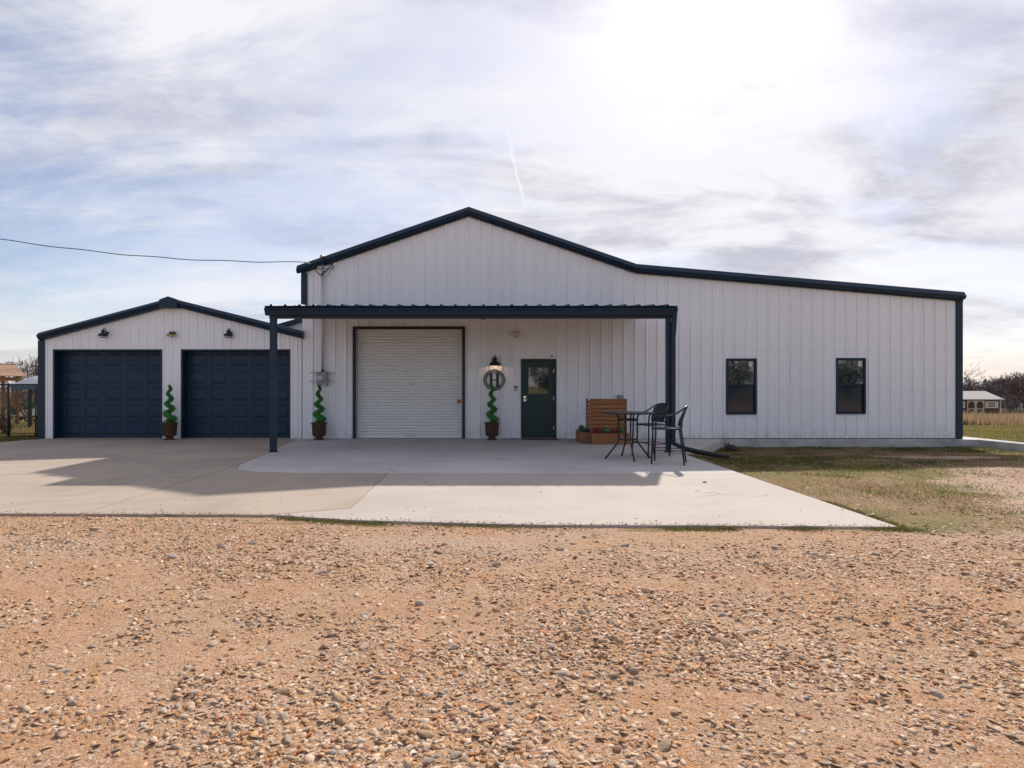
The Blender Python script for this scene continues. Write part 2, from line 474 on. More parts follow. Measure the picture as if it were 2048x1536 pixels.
class MB:
    def __init__(self):
        self.v = []
        self.f = []

    def add(self, vs, fs):
        k = len(self.v)
        self.v += [tuple(q) for q in vs]
        self.f += [tuple(i + k for i in q) for q in fs]
        return self

    def box(self, x0, x1, y0, y1, z0, z1):
        vs = [(x0, y0, z0), (x1, y0, z0), (x1, y1, z0), (x0, y1, z0), (x0, y0, z1), (x1, y0, z1), (x1, y1, z1), (x0, y1, z1)]
        return self.add(vs, [(3, 2, 1, 0), (4, 5, 6, 7), (0, 1, 5, 4), (1, 2, 6, 5), (2, 3, 7, 6), (3, 0, 4, 7)])

    def bar(self, p, q, w, h, up=(0, 0, 1)):
        p, q = Vector(p), Vector(q)
        d = (q - p).normalized()
        s = d.cross(Vector(up))
        if s.length < 1e-5: s = d.cross(Vector((0, 1, 0)))
        s.normalize()
        u = s.cross(d)
        vs = []
        for b in (p, q):
            for a, c in ((-1, -1), (1, -1), (1, 1), (-1, 1)):
                vs.append(b + s * (a * w / 2) + u * (c * h / 2))
        return self.add(vs, [(3, 2, 1, 0), (4, 5, 6, 7), (0, 1, 5, 4), (1, 2, 6, 5), (2, 3, 7, 6), (3, 0, 4, 7)])

    def tube(self, pts, r, n=8, caps=True):
        pts = [Vector(p) for p in pts]
        rs = r if isinstance(r, (list, tuple)) else [r] * len(pts)
        vs, fs = [], []
        prev = None
        for i, p in enumerate(pts):
            d = (pts[min(i + 1, len(pts) - 1)] - pts[max(i - 1, 0)]).normalized()
            if prev is None:
                a = d.cross(Vector((0, 0, 1)))
                if a.length < 1e-3: a = d.cross(Vector((1, 0, 0)))
            else:
                a = prev - d * prev.dot(d)
            a.normalize(); prev = a
            b = d.cross(a)
            for k in range(n):
                t = 2 * math.pi * k / n
                vs.append(p + (a * math.cos(t) + b * math.sin(t)) * rs[i])
        for i in range(len(pts) - 1):
            for k in range(n):
                k2 = (k + 1) % n
                fs.append((i * n + k, i * n + k2, (i + 1) * n + k2, (i + 1) * n + k))
        if caps:
            fs.append(tuple(reversed(range(n))))
            fs.append(tuple(range((len(pts) - 1) * n, len(pts) * n)))
        return self.add(vs, fs)

    def lathe(self, prof, n=20, c=(0, 0, 0), axis='Z', caps=True):
        vs, fs = [], []
        for r, z in prof:
            for k in range(n):
                t = 2 * math.pi * k / n
                p = (r * math.cos(t), r * math.sin(t), z)
                if axis == 'Y': p = (p[0], -p[2], p[1])
                vs.append((p[0] + c[0], p[1] + c[1], p[2] + c[2]))
        for i in range(len(prof) - 1):
            for k in range(n):
                k2 = (k + 1) % n
                fs.append((i * n + k, i * n + k2, (i + 1) * n + k2, (i + 1) * n + k))
        if caps:
            fs.append(tuple(reversed(range(n))))
            fs.append(tuple(range((len(prof) - 1) * n, len(prof) * n)))
        return self.add(vs, fs)

    def ball(self, c, r, nu=12, nv=8):
        if not isinstance(r, (tuple, list)): r = (r, r, r)
        vs = [(c[0], c[1], c[2] - r[2])]
        fs = []
        for j in range(1, nv):
            ph = -math.pi / 2 + math.pi * j / nv
            for i in range(nu):
                t = 2 * math.pi * i / nu
                vs.append((c[0] + r[0] * math.cos(ph) * math.cos(t), c[1] + r[1] * math.cos(ph) * math.sin(t), c[2] + r[2] * math.sin(ph)))
        vs.append((c[0], c[1], c[2] + r[2]))
        for i in range(nu):
            fs.append((0, 1 + (i + 1) % nu, 1 + i))
            fs.append((len(vs) - 1, 1 + (nv - 2) * nu + i, 1 + (nv - 2) * nu + (i + 1) % nu))
        for j in range(nv - 2):
            for i in range(nu):
                i2 = (i + 1) % nu
                fs.append((1 + j * nu + i, 1 + j * nu + i2, 1 + (j + 1) * nu + i2, 1 + (j + 1) * nu + i))
        return self.add(vs, fs)

    def prism(self, poly, y0, y1):
        """polygon in XZ (counter-clockwise seen from -Y), extruded in Y"""
        n = len(poly)
        vs = [(x, y0, z) for x, z in poly] + [(x, y1, z) for x, z in poly]
        fs = [tuple(range(n)), tuple(reversed(range(n, 2 * n)))]
        for i in range(n):
            j = (i + 1) % n
            fs.append((j, i, i + n, j + n))
        return self.add(vs, fs)

    def slab(self, poly, z0, z1):
        """polygon in XY (counter-clockwise from above), extruded in Z"""
        n = len(poly)
        vs = [(x, y, z1) for x, y in poly] + [(x, y, z0) for x, y in poly]
        fs = [tuple(range(n)), tuple(reversed(range(n, 2 * n)))]
        for i in range(n):
            j = (i + 1) % n
            fs.append((i, i + n, j + n, j))
        return self.add(vs, fs)

    def sweep(self, path, sec, closed=True):
        """section [(y, dz)] carried along a path [(x, z)] with vertical mitres"""
        n = len(sec)
        vs = [(x, y, z + dz) for x, z in path for y, dz in sec]
        fs = []
        for i in range(len(path) - 1):
            for k in range(n):
                k2 = (k + 1) % n
                fs.append((i * n + k, i * n + k2, (i + 1) * n + k2, (i + 1) * n + k))
        fs.append(tuple(range(n)))
        fs.append(tuple(reversed(range((len(path) - 1) * n, len(path) * n))))
        return self.add(vs, fs)

    def mesh(self, name, off=(0, 0, 0), smooth=False):
        me = bpy.data.meshes.new(name)
        me.from_pydata([(a - off[0], b - off[1], c - off[2]) for a, b, c in self.v], [], self.f)
        if smooth: me.polygons.foreach_set('use_smooth', [True] * len(me.polygons))
        me.update()
        return me

    def build(self, name, mat, parent=None, smooth=False, bevel=0.0, local=False):
        """shapes are given in world space; the object's origin is its parent's base"""
        off = (0, 0, 0) if (parent is None or local) else world_loc(parent)
        me = self.mesh(name, off, smooth)
        o = link_mesh(name, me, mat, parent)
        if bevel:
            b = o.modifiers.new('bevel', 'BEVEL')
            b.width = bevel; b.segments = 2; b.limit_method = 'ANGLE'
        if smooth:
            pass
        return o


def P(px, py, d):
    """photograph pixel and depth -> point of the place (used to take the survey of the site)"""
    return ((px - 970) * d / 1200, d, 1.44 - (py - 772) * d / 1200)


# ------------------------------------------------------------------ numeric noise for terrain and scatter
_lat = rng.random((64, 64))


def vnoise(x, y, s):
    x = np.asarray(x, float) * s + 100.3
    y = np.asarray(y, float) * s + 57.1
    xi = np.floor(x).astype(int); yi = np.floor(y).astype(int)
    fx = x - xi; fy = y - yi
    fx = fx * fx * (3 - 2 * fx); fy = fy * fy * (3 - 2 * fy)
    g = lambda a, b: _lat[a % 64, b % 64]
    return (g(xi, yi) * (1 - fx) + g(xi + 1, yi) * fx) * (1 - fy) + (g(xi, yi + 1) * (1 - fx) + g(xi + 1, yi + 1) * fx) * fy


def fbm(x, y, s):
    return (vnoise(x, y, s) + 0.5 * vnoise(x, y, 2.1 * s) + 0.25 * vnoise(x, y, 4.3 * s)) / 1.75


def sstep(a, b, x):
    t = np.clip((np.asarray(x, float) - a) / (b - a), 0, 1)
    return t * t * (3 - 2 * t)


def ground_z(x, y):
    x = np.asarray(x, float); y = np.asarray(y, float)
    z = -0.028 + 0.0 * x
    z = z + (fbm(x, y, 0.8) - 0.5) * 0.045 * sstep(6.6, 5.2, y) + (fbm(x, y, 3.0) - 0.5) * 0.018 * sstep(6.6, 6.0, y)
    right = sstep(4.3, 5.6, x) * sstep(11.0, 15.6, y)
    z = z - right * 0.19
    z = z + sstep(4.4, 5.5, x) * sstep(6, 9, y) * sstep(22, 15, y) * (fbm(x, y, 1.6) - 0.5) * 0.05
    back = np.clip(y - 18.0, 0, 70)
    z = z - back * 0.0455 - sstep(17, 19, y) * (1 - right) * 0.10
    return z


def zone(x, y):
    """r: rough lawn, g: pale bare dirt, b: meadow"""
    x = np.asarray(x, float); y = np.asarray(y, float)
    near = sstep(8.0, 5.6, x - 0.40 * (y - 8.0) + 1.6 * (fbm(x + 5, y + 3, 0.9) - 0.5)) * sstep(5.9, 7.0, y + 0.2 * (4.3 - x) + 0.6)
    lawn = sstep(4.0, 4.4, x) * np.maximum(near, sstep(10.4, 11.8, y + 1.2 * (fbm(x, y, 0.7) - 0.5)))
    lawn = np.maximum(lawn, sstep(14.0, 15.2, y))
    worn = sstep(0.50, 0.66, fbm(x * 0.5 + 9, y, 0.55)) * sstep(6.5, 9.0, x) * sstep(14.8, 12.5, y)
    lawn = lawn * (1 - 0.8 * worn)
    lawn = np.maximum(lawn, sstep(-11.4, -12.2, x) * sstep(13.6, 14.4, y))
    # weeds along the front edge of the concrete
    edge = np.interp(x, [-8, -5.5, -1.45, 0.4, 4.23], [6.85, 6.78, 6.45, 6.24, 6.15])
    strip = np.exp(-((y - edge + 0.10) / 0.09) ** 2) * (x < 4.5) * sstep(0.42, 0.62, vnoise(x, y * 0 + 3, 1.7))
    lawn = np.maximum(lawn, 0.75 * strip)
    pale = sstep(0.45, 0.7, fbm(x + 40, y * 2.2, 0.5)) * sstep(4.2, 6.0, y)
    pale = np.maximum(pale, sstep(3.6, 5.2, x) * sstep(4.6, 6.2, y) * 0.9)
    meadow = sstep(17.5, 21, y)
    meadow = np.maximum(meadow, sstep(-16, -24, y))
    return lawn, pale, meadow


# ------------------------------------------------------------------ ground
def build_ground():
    def axis(fine0, fine1, step, lo, hi, g=1.25):
        a = list(np.arange(fine0, fine1 + 1e-6, step))
        s = step; v = fine1
        while v < hi: s *= g; v += s; a.append(v)
        s = step; v = fine0; b = []
        while v > lo: s *= g; v -= s; b.append(v)
        return np.array(b[::-1] + a)
    xs = axis(-9, 15, 0.10, -2500, 2500)
    ys = axis(1.5, 17.5, 0.10, -2500, 2500, 1.2)
    X, Y = np.meshgrid(xs, ys)
    Z = ground_z(X, Y)
    nx, ny = len(xs), len(ys)
    co = np.stack([X, Y, Z], -1).reshape(-1, 3)
    i = np.arange(nx - 1); j = np.arange(ny - 1)
    I, J = np.meshgrid(i, j)
    a = (J * nx + I).ravel()
    F = np.stack([a, a + 1, a + nx + 1, a + nx], -1)
    me = np_mesh('ground', co, F)
    l, p, m = zone(X.ravel(), Y.ravel())
    at = me.color_attributes.new('zone', 'FLOAT_COLOR', 'POINT')
    at.data.foreach_set('color', np.stack([l, p, m, np.ones_like(l)], -1).astype(np.float32).ravel())
    me.polygons.foreach_set('use_smooth', np.ones(len(F), bool))
    o = link_mesh('ground', me, 'ground')
    return tag(o, 'orange dirt and gravel ground running out to grass behind the buildings', 'ground', kind='structure')


def np_mesh(name, co, faces):
    me = bpy.data.meshes.new(name)
    k = faces.shape[1]
    me.vertices.add(len(co)); me.vertices.foreach_set('co', np.ascontiguousarray(co, dtype=np.float32).ravel())
    me.loops.add(faces.size); me.loops.foreach_set('vertex_index', np.ascontiguousarray(faces, dtype=np.int32).ravel())
    me.polygons.add(len(faces))
    me.polygons.foreach_set('loop_start', np.arange(0, faces.size, k, dtype=np.int32))
    me.polygons.foreach_set('loop_total', np.full(len(faces), k, dtype=np.int32))
    me.update(calc_edges=True)
    return me


def set_col(me, cols):
    at = me.color_attributes.new('col', 'FLOAT_COLOR', 'POINT')
    c4 = np.concatenate([cols, np.ones((len(cols), 1))], 1).astype(np.float32)
    at.data.foreach_set('color', c4.ravel())


ground = build_ground()

# ------------------------------------------------------------------ concrete
def concrete(name, poly, mat, label, z1=0.0, z0=-0.35):
    gg = random.Random(len(poly))
    out = []
    for i, p in enumerate(poly):
        q = poly[(i + 1) % len(poly)]
        out.append(p)
        L = math.hypot(q[0] - p[0], q[1] - p[1])
        if min(p[1], q[1]) < 7.1 and max(p[1], q[1]) < 7.2:
            k = max(2, int(L / 0.22))
            for j in range(1, k):
                out.append((p[0] + (q[0] - p[0]) * j / k, p[1] + (q[1] - p[1]) * j / k + gg.uniform(-0.009, 0.006)))
    o = MB().slab(out, z0, z1).build(name, mat, bevel=0.006)
    return tag(o, label, 'concrete slab', kind='structure')


concrete('patio', [(-5.15, 16.46), (-4.66, 13.0), (-4.50, 11.0), (-4.32, 10.45), (-3.85, 10.10), (-3.0, 9.97), (-1.6, 9.935), (4.22, 9.935),
                   (4.22, 12.6), (6.46, 16.24), (6.46, 16.46)], 'concrete_patio', 'grey concrete patio in front of the white metal building')
concrete('apron', [(-2.36, 6.71), (-1.45, 6.46), (0.4, 6.25), (4.23, 6.15), (4.22, 9.925), (-1.595, 9.925), (-1.585, 7.08)], 'concrete_apron',
         'pale new concrete apron meeting the gravel')
concrete('driveway', [(-4.533, 6.765), (-2.375, 6.718), (-1.595, 7.09), (-1.607, 9.923), (-3.0, 9.957), (-3.86, 10.088), (-4.33, 10.44), (-4.503, 11.0)],
         'concrete_drive', 'tan concrete driveway slab between the joint and the apron')
concrete('driveway', [(-16.0, 6.9), (-5.5, 6.78), (-4.557, 6.765), (-4.523, 11.0), (-4.673, 13.0), (-5.163, 16.46), (-5.3, 16.9), (-12.1, 16.9), (-12.1, 16.2),
                      (-12.4, 15.4), (-16.0, 14.6)], 'concrete_drive', 'wide tan concrete driveway in front of the garage doors')
concrete('kerb', [(6.48, 16.24), (13.35, 16.24), (13.50, 15.0), (13.65, 12.0), (13.90, 12.0), (13.82, 15.7), (13.78, 17.9), (13.04, 17.9), (13.04, 16.46), (6.48, 16.46)],
         'concrete_kerb', 'rough grey concrete footing kerb below the right wall', z1=-0.012, z0=-0.6)

# ------------------------------------------------------------------ ribbed metal walls
WALL_Y = 16.44


def rib_profile(x0, x1, pitch, kind):
    """x offsets and depths of one ribbed sheet"""
    pts = {round(x0, 4): 0.0, round(x1, 4): 0.0}
    k0 = math.floor(x0 / pitch) - 1
    for k in range(k0, k0 + int((x1 - x0) / pitch) + 4):
        c = (k + 0.5) * pitch
        if kind == 'deep':
            lst = [(-0.036, 0), (-0.018, -0.036), (0.018, -0.036), (0.036, 0), (0.092, 0), (0.100, -0.006), (0.112, -0.006), (0.120, 0),
                   (0.186, 0), (0.194, -0.006), (0.206, -0.006), (0.214, 0)]
        else:
            lst = [(-0.020, 0), (-0.008, -0.015), (0.008, -0.015), (0.020, 0), (0.10, 0), (0.107, -0.004), (0.119, -0.004), (0.126, 0)]
        for dx, dy in lst:
            x = c + dx
            if x0 + 0.002 < x < x1 - 0.002: pts[round(x, 4)] = dy
    return sorted(pts.items())


def wall_panels(parent, name, x0, x1, y, base, topf, holes, pitch, kind, mat, kinks=(), sheet=0.914):
    edges = [x0]
    e = math.floor(x0 / sheet) * sheet + sheet
    while e < x1 - 0.05:
        if e > x0 + 0.05: edges.append(e)
        e += sheet
    edges.append(x1)
    for a, b in zip(edges[:-1], edges[1:]):
        prof = dict(rib_profile(a, b, pitch, kind))
        xs_all = sorted(prof)
        ys_all = [prof[q] for q in xs_all]
        for h in holes:
            for q in (h[0], h[1]):
                if a < q < b: prof[round(q, 4)] = float(np.interp(q, xs_all, ys_all))
        for q in kinks:
            if a < q < b: prof[round(q, 4)] = float(np.interp(q, xs_all, ys_all))
        pr = sorted(prof.items())
        m = MB()
        for (xa, da), (xb, db) in zip(pr[:-1], pr[1:]):
            mid = (xa + xb) / 2
            cuts = sorted((h[2], h[3]) for h in holes if h[0] <= mid <= h[1])
            z = base
            segs = []
            for c0, c1 in cuts:
                if c0 > z: segs.append((z, z, c0, c0))
                z = c1
            segs.append((z, z, topf(xa), topf(xb)))
            for z0a, z0b, z1a, z1b in segs:
                m.add([(xa, y + da, z0a), (xb, y + db, z0b), (xb, y + db, z1b), (xa, y + da, z1a)], [(0, 1, 2, 3)])
        m.build(name, mat, parent)


def poly_top(pts, off):
    X = [p[0] for p in pts]; Z = [p[1] - off for p in pts]
    return lambda x: float(np.interp(x, X, Z))


# ------------------------------------------------------------------ main building
S = WALL_Y / 1200.0
bx = lambda px: (px - 970) * S
bz = lambda py: 1.44 - (py - 772) * S

main = thing('metal_building', 'large white ribbed metal building with dark gable trim and a lean-to side', 'building', (4.0, WALL_Y, 0))
MX0, MX1 = bx(605), bx(1921)
rp = lambda px, py: ((px - 970) * 16.23 / 1200, 1.44 - (py - 772) * 16.23 / 1200)
ROOF = [rp(592, 530), rp(937, 411.5), rp(1275, 526.5), rp(1933, 583)]
topf = poly_top(ROOF, 0.10)
holes = [(bx(708), bx(928), -1, bz(657)), (bx(1043), bx(1111), -1, bz(719)),
         (bx(1453), bx(1511), bz(828), bz(718)), (bx(1671), bx(1729), bz(827), bz(717))]
wall_panels(main, 'wall_panel', MX0, MX1, WALL_Y, 0.004, topf, holes, 0.3048, 'deep', 'white_metal', kinks=[ROOF[1][0], ROOF[2][0]])

# rows of fasteners
m = MB()
k = math.floor(MX0 / 0.3048)
while (k + 0.5) * 0.3048 < MX1:
    c = (k + 0.5) * 0.3048
    for z in (0.10, 1.30, 2.42, 3.62, 4.75):
        for dx in (-0.055, 0.055):
            x = c + dx
            if MX0 + 0.05 < x < MX1 - 0.05 and z < topf(x) - 0.2 and not any(h[0] - 0.1 < x < h[1] + 0.1 and h[2] - 0.1 < z < h[3] + 0.1 for h in holes):
                m.box(x - 0.008, x + 0.008, WALL_Y - 0.008, WALL_Y + 0.004, z - 0.008, z + 0.008)
    k += 1
o = m.build('fasteners', 'galvanised', main); o['kind'] = 'stuff'

# side and back walls, roof sheets
BACK = 31.0
m = MB().box(MX0, MX0 + 0.08, WALL_Y + 0.01, BACK, 0.0, ROOF[0][1] - 0.14); m.build('side_wall', 'white_metal', main)
m = MB().box(MX1 - 0.08, MX1, WALL_Y + 0.01, BACK, 0.0, ROOF[3][1] - 0.14); m.build('side_wall', 'white_metal', main)
m = MB().prism([(MX0, 0), (MX1, 0), (MX1, ROOF[3][1] - 0.13), (ROOF[2][0], ROOF[2][1] - 0.13), (ROOF[1][0], ROOF[1][1] - 0.13), (MX0, topf(MX0) - 0.03)], BACK, BACK + 0.08)
m.build('back_wall', 'white_metal', main)
for (xa, za), (xb, zb) in zip(ROOF[:-1], ROOF[1:]):
    m = MB()
    n = max(2, int((xb - xa) / 0.45))
    m.prism([(xa, za - 0.09), (xb, zb - 0.09), (xb, zb - 0.02), (xa, za - 0.02)], WALL_Y - 0.05, BACK + 0.15)
    m.build('roof_sheet', 'roof_metal', main)

# rake trim: sky-catching upper face, shadowed lower face and a thin lip behind
sec = [(WALL_Y - 0.06, 0.004), (WALL_Y - 0.14, -0.004), (WALL_Y - 0.22, -0.125), (WALL_Y - 0.18, -0.195), (WALL_Y - 0.055, -0.21)]
for (pa, pb) in zip(ROOF[:-1], ROOF[1:]):
    MB().sweep([pa, pb], sec).build('rake_trim', 'navy_trim', main)
sec2 = [(WALL_Y - 0.05, -0.18), (WALL_Y - 0.075, -0.18), (WALL_Y - 0.075, -0.25), (WALL_Y - 0.05, -0.25)]
for i, (pa, pb) in enumerate(zip(ROOF[:-1], ROOF[1:])):
    qa = pa if i else (MX0 - 0.02, float(np.interp(MX0, [p[0] for p in ROOF], [p[1] for p in ROOF])))
    qb = pb if i < 2 else (MX1 + 0.02, float(np.interp(MX1, [p[0] for p in ROOF], [p[1] for p in ROOF])))
    MB().sweep([qa, qb], sec2).build('trim_lip', 'navy_trim', main)
# corner trims
MB().box(MX0 - 0.03, bx(615), WALL_Y - 0.052, WALL_Y + 0.16, bz(634), topf(MX0) - 0.12).build('corner_trim', 'navy_trim', main, bevel=0.008)
MB().box(bx(1911), MX1 + 0.03, WALL_Y - 0.052, WALL_Y + 0.16, 0.0, topf(MX1) - 0.12).build('corner_trim', 'navy_trim', main, bevel=0.008)
# base flashing on the right
MB().box(bx(1360), MX1, WALL_Y - 0.045, WALL_Y - 0.001, -0.008, 0.012).build('base_trim', 'wicker', main)

# -- roll-up door
rd = bpy.data.objects.new('rollup_door', None); rd.parent = main; COL.objects.link(rd)
rd.location = Vector((bx(818), WALL_Y, 0)) - world_loc(main)
x0, x1, zt = bx(708), bx(928), bz(657)
m = MB()
m.box(x0 - 0.03, x0 + 0.05, WALL_Y - 0.05, WALL_Y + 0.16, 0, zt + 0.05)
m.box(x1 - 0.05, x1 + 0.03, WALL_Y - 0.05, WALL_Y + 0.16, 0, zt + 0.05)
m.box(x0 + 0.05, x1 - 0.05, WALL_Y - 0.05, WALL_Y + 0.16, zt - 0.02, zt + 0.05)
m.build('door_frame', 'black_metal', rd, bevel=0.006)
m = MB()
pts = []
z = 0.045
pitch = 0.079
while z < zt + 0.05:
    pts += [(0.0, z), (-0.006, z + 0.028), (0.0, z + 0.056), (0.05, z + 0.060), (0.05, z + 0.073)]
    z += pitch
vs = []
YC = WALL_Y + 0.135
for dy, zz in pts:
    vs += [(x0 + 0.04, YC + dy, zz), (x1 - 0.04, YC + dy, zz)]
m.add(vs, [(2 * i, 2 * i + 1, 2 * i + 3, 2 * i + 2) for i in range(len(pts) - 1)])
m.build('curtain', 'curtain_white', rd)
m = MB().box(x0 + 0.05, x1 - 0.05, YC - 0.03, YC + 0.03, 0.002, 0.05); m.build('bottom_bar', 'curtain_white', rd, bevel=0.004)
MB().box(x0 + 0.05, x0 + 0.075, WALL_Y + 0.05, YC + 0.02, 0.0, zt - 0.02).build('guide_rail', 'galvanised', rd)
MB().box(x1 - 0.075, x1 - 0.05, WALL_Y + 0.05, YC + 0.02, 0.0, zt - 0.02).build('guide_rail', 'galvanised', rd)
MB().bar((bx(812), YC - 0.02, 0.07), (bx(830), YC - 0.05, 0.075), 0.025, 0.02).build('lift_handle', 'galvanised', rd)
MB().box(bx(914), bx(922), YC - 0.035, YC - 0.004, bz(807), bz(799)).build('latch', 'orange_tag', rd)
MB().box(bx(818), bx(828), YC - 0.012, YC - 0.004, bz(770), bz(767)).build('sticker', 'paper', rd)

# -- entrance door
dr = bpy.data.objects.new('entrance_door', None); dr.parent = main; COL.objects.link(dr)
dr.location = Vector((bx(1077), WALL_Y, 0)) - world_loc(main)
x0, x1, zt = bx(1042), bx(1112), bz(718)
m = MB()
m.box(x0, x0 + 0.055, WALL_Y - 0.045, WALL_Y + 0.10, 0.004, zt)
m.box(x1 - 0.055, x1, WALL_Y - 0.045, WALL_Y + 0.10, 0.004, zt)
m.box(x0 + 0.055, x1 - 0.055, WALL_Y - 0.045, WALL_Y + 0.10, zt - 0.055, zt)
m.build('door_frame', 'green_door', dr, bevel=0.005)
gx0, gx1, gz0, gz1 = bx(1057), bx(1097), bz(788), bz(735)
m = MB()
LY0, LY1 = WALL_Y - 0.008, WALL_Y + 0.05
m.box(x0 + 0.058, gx0, LY0, LY1, 0.02, zt - 0.058)
m.box(gx1, x1 - 0.058, LY0, LY1, 0.02, zt - 0.058)
m.box(gx0, gx1, LY0, LY1, 0.02, gz0)
m.box(gx0, gx1, LY0, LY1, gz1, zt - 0.058)
m.build('leaf', 'green_door', dr)
MB().box(gx0, gx1, LY0 + 0.012, LY0 + 0.02, gz0, gz1).build('pane', 'glass_dark', dr)
hz = bz(797)
m = MB().box(bx(1047), bx(1052), LY0 - 0.03, LY0, hz - 0.075, hz - 0.005).box(bx(1047), bx(1052), LY0 - 0.03, LY0, hz + 0.01, hz + 0.075)
m.tube([(bx(1049.5), LY0 - 0.02, hz - 0.03), (bx(1049.5), LY0 - 0.06, hz - 0.03), (bx(1056), LY0 - 0.06, hz - 0.032)], 0.011, 8)
m.build('handle', 'chrome', dr, bevel=0.004)
for z in (0.30, 1.10, 1.85):
    MB().tube([(x1 - 0.062, LY0 - 0.012, z - 0.05), (x1 - 0.062, LY0 - 0.012, z + 0.05)], 0.011, 8).build('hinge', 'chrome', dr)
MB().box(x0 + 0.056, x1 - 0.056, WALL_Y - 0.03, WALL_Y + 0.06, 0.003, 0.018).build('threshold', 'galvanised', dr)


# -- windows
def sash_window(px0, px1, py0, py1):
    w = bpy.data.objects.new('window', None); w.parent = main; COL.objects.link(w)
    x0, x1, z1, z0 = bx(px0), bx(px1), bz(py0), bz(py1)
    w.location = Vector(((x0 + x1) / 2, WALL_Y, z0)) - world_loc(main)
    f = 0.048
    ya, yb = WALL_Y - 0.05, WALL_Y + 0.07
    m = MB()
    m.box(x0, x0 + f, ya, yb, z0, z1); m.box(x1 - f, x1, ya, yb, z0, z1)
    m.box(x0 + f, x1 - f, ya, yb, z1 - f, z1); m.box(x0 + f, x1 - f, ya, yb, z0, z0 + f)
    m.build('frame', 'navy_trim', w, bevel=0.006)
    zm = z0 + (z1 - z0) * 0.52
    g = 0.022
    m = MB()   # upper sash, outside
    a0, a1 = x0 + f, x1 - f
    m.box(a0, a0 + g, ya + 0.02, ya + 0.05, zm, z1 - f); m.box(a1 - g, a1, ya + 0.02, ya + 0.05, zm, z1 - f)
    m.box(a0 + g, a1 - g, ya + 0.02, ya + 0.05, z1 - f - g, z1 - f); m.box(a0 + g, a1 - g, ya + 0.016, ya + 0.05, zm, zm + 0.035)
    m.build('upper_sash', 'navy_trim', w, bevel=0.003)
    m = MB()
    m.box(a0, a0 + g, ya + 0.055, ya + 0.085, z0 + f, zm); m.box(a1 - g, a1, ya + 0.055, ya + 0.085, z0 + f, zm)
    m.box(a0 + g, a1 - g, ya + 0.055, ya + 0.085, z0 + f, z0 + f + 0.03); m.box(a0 + g, a1 - g, ya + 0.055, ya + 0.085, zm - 0.02, zm - 0.002)
    m.build('lower_sash', 'navy_trim', w, bevel=0.003)
    MB().box(a0 + g, a1 - g, ya + 0.034, ya + 0.04, zm + 0.035, z1 - f - g).build('upper_pane', 'glass_dark', w)
    MB().box(a0 + g, a1 - g, ya + 0.068, ya + 0.074, z0 + f + 0.03, zm - 0.02).build('lower_pane', 'glass_screen', w)
    sx = a1 - g - 0.13
    MB().box(sx, sx + 0.09, ya + 0.030, ya + 0.0335, z1 - f - g - 0.16, z1 - f - g - 0.02).build('sticker', 'paper', w)


sash_window(1452, 1512, 717, 829)
sash_window(1670, 1730, 716, 828)

# ------------------------------------------------------------------ garage
gar = thing('garage', 'low white metal garage with two dark panelled doors', 'garage', (bx(340), WALL_Y, 0))
GX0, GX1 = bx(79), bx(603.5)
GROOF = [rp(73, 665), rp(337, 595), rp(603.5, 661.5)]
gtop = poly_top(GROOF, 0.10)
gholes = [(bx(108), bx(323), -1, bz(700)), (bx(364), bx(579), -1, bz(700))]
wall_panels(gar, 'wall_panel', GX0, GX1, WALL_Y, 0.004, gtop, gholes, 0.2286, 'flat', 'garage_metal', kinks=[GROOF[1][0]])
GB = 26.0
MB().box(GX0, GX0 + 0.08, WALL_Y + 0.01, GB, 0, GROOF[0][1] - 0.14).build('side_wall', 'garage_metal', gar)
MB().box(GX1 - 0.08, GX1 - 0.01, WALL_Y + 0.02, GB, 0, GROOF[2][1] - 0.14).build('side_wall', 'garage_metal', gar)
MB().prism([(GX0, 0), (GX1, 0), (GX1, gtop(GX1) - 0.03), (GROOF[1][0], GROOF[1][1] - 0.13), (GX0, gtop(GX0) - 0.03)], GB, GB + 0.08).build('back_wall', 'garage_metal', gar)
for (xa, za), (xb, zb) in zip(GROOF[:-1], GROOF[1:]):
    MB().prism([(xa, za - 0.09), (xb, zb - 0.09), (xb, zb - 0.02), (xa, za - 0.02)], WALL_Y - 0.05, GB + 0.15).build('roof_sheet', 'roof_metal', gar)
gsec = [(WALL_Y - 0.05, 0.004), (WALL_Y - 0.15, -0.004), (WALL_Y - 0.23, -0.085), (WALL_Y - 0.15, -0.195), (WALL_Y - 0.045, -0.215)]
for pa, pb in zip(GROOF[:-1], GROOF[1:]):
    MB().sweep([pa, pb], gsec).build('rake_trim', 'navy_trim', gar)
xr, zr = GROOF[1]
dx = 0.24
sl = 0.27
MB().prism([(xr - dx, zr - dx * sl - 0.215), (xr + dx, zr - dx * sl - 0.215), (xr + dx, zr - dx * sl + 0.008), (xr, zr + 0.03), (xr - dx, zr - dx * sl + 0.008)],
           WALL_Y - 0.245, WALL_Y - 0.04).build('ridge_cap', 'navy_trim', gar, bevel=0.004)
MB().box(GX0 - 0.03, bx(90), WALL_Y - 0.03, WALL_Y + 0.16, 0, gtop(GX0) - 0.1).build('corner_trim', 'navy_trim', gar, bevel=0.008)
# small end cap of the trim near the big building
MB().box(bx(598), bx(603), WALL_Y - 0.20, WALL_Y - 0.05, bz(674), bz(668)).build('trim_end', 'navy_trim', gar)


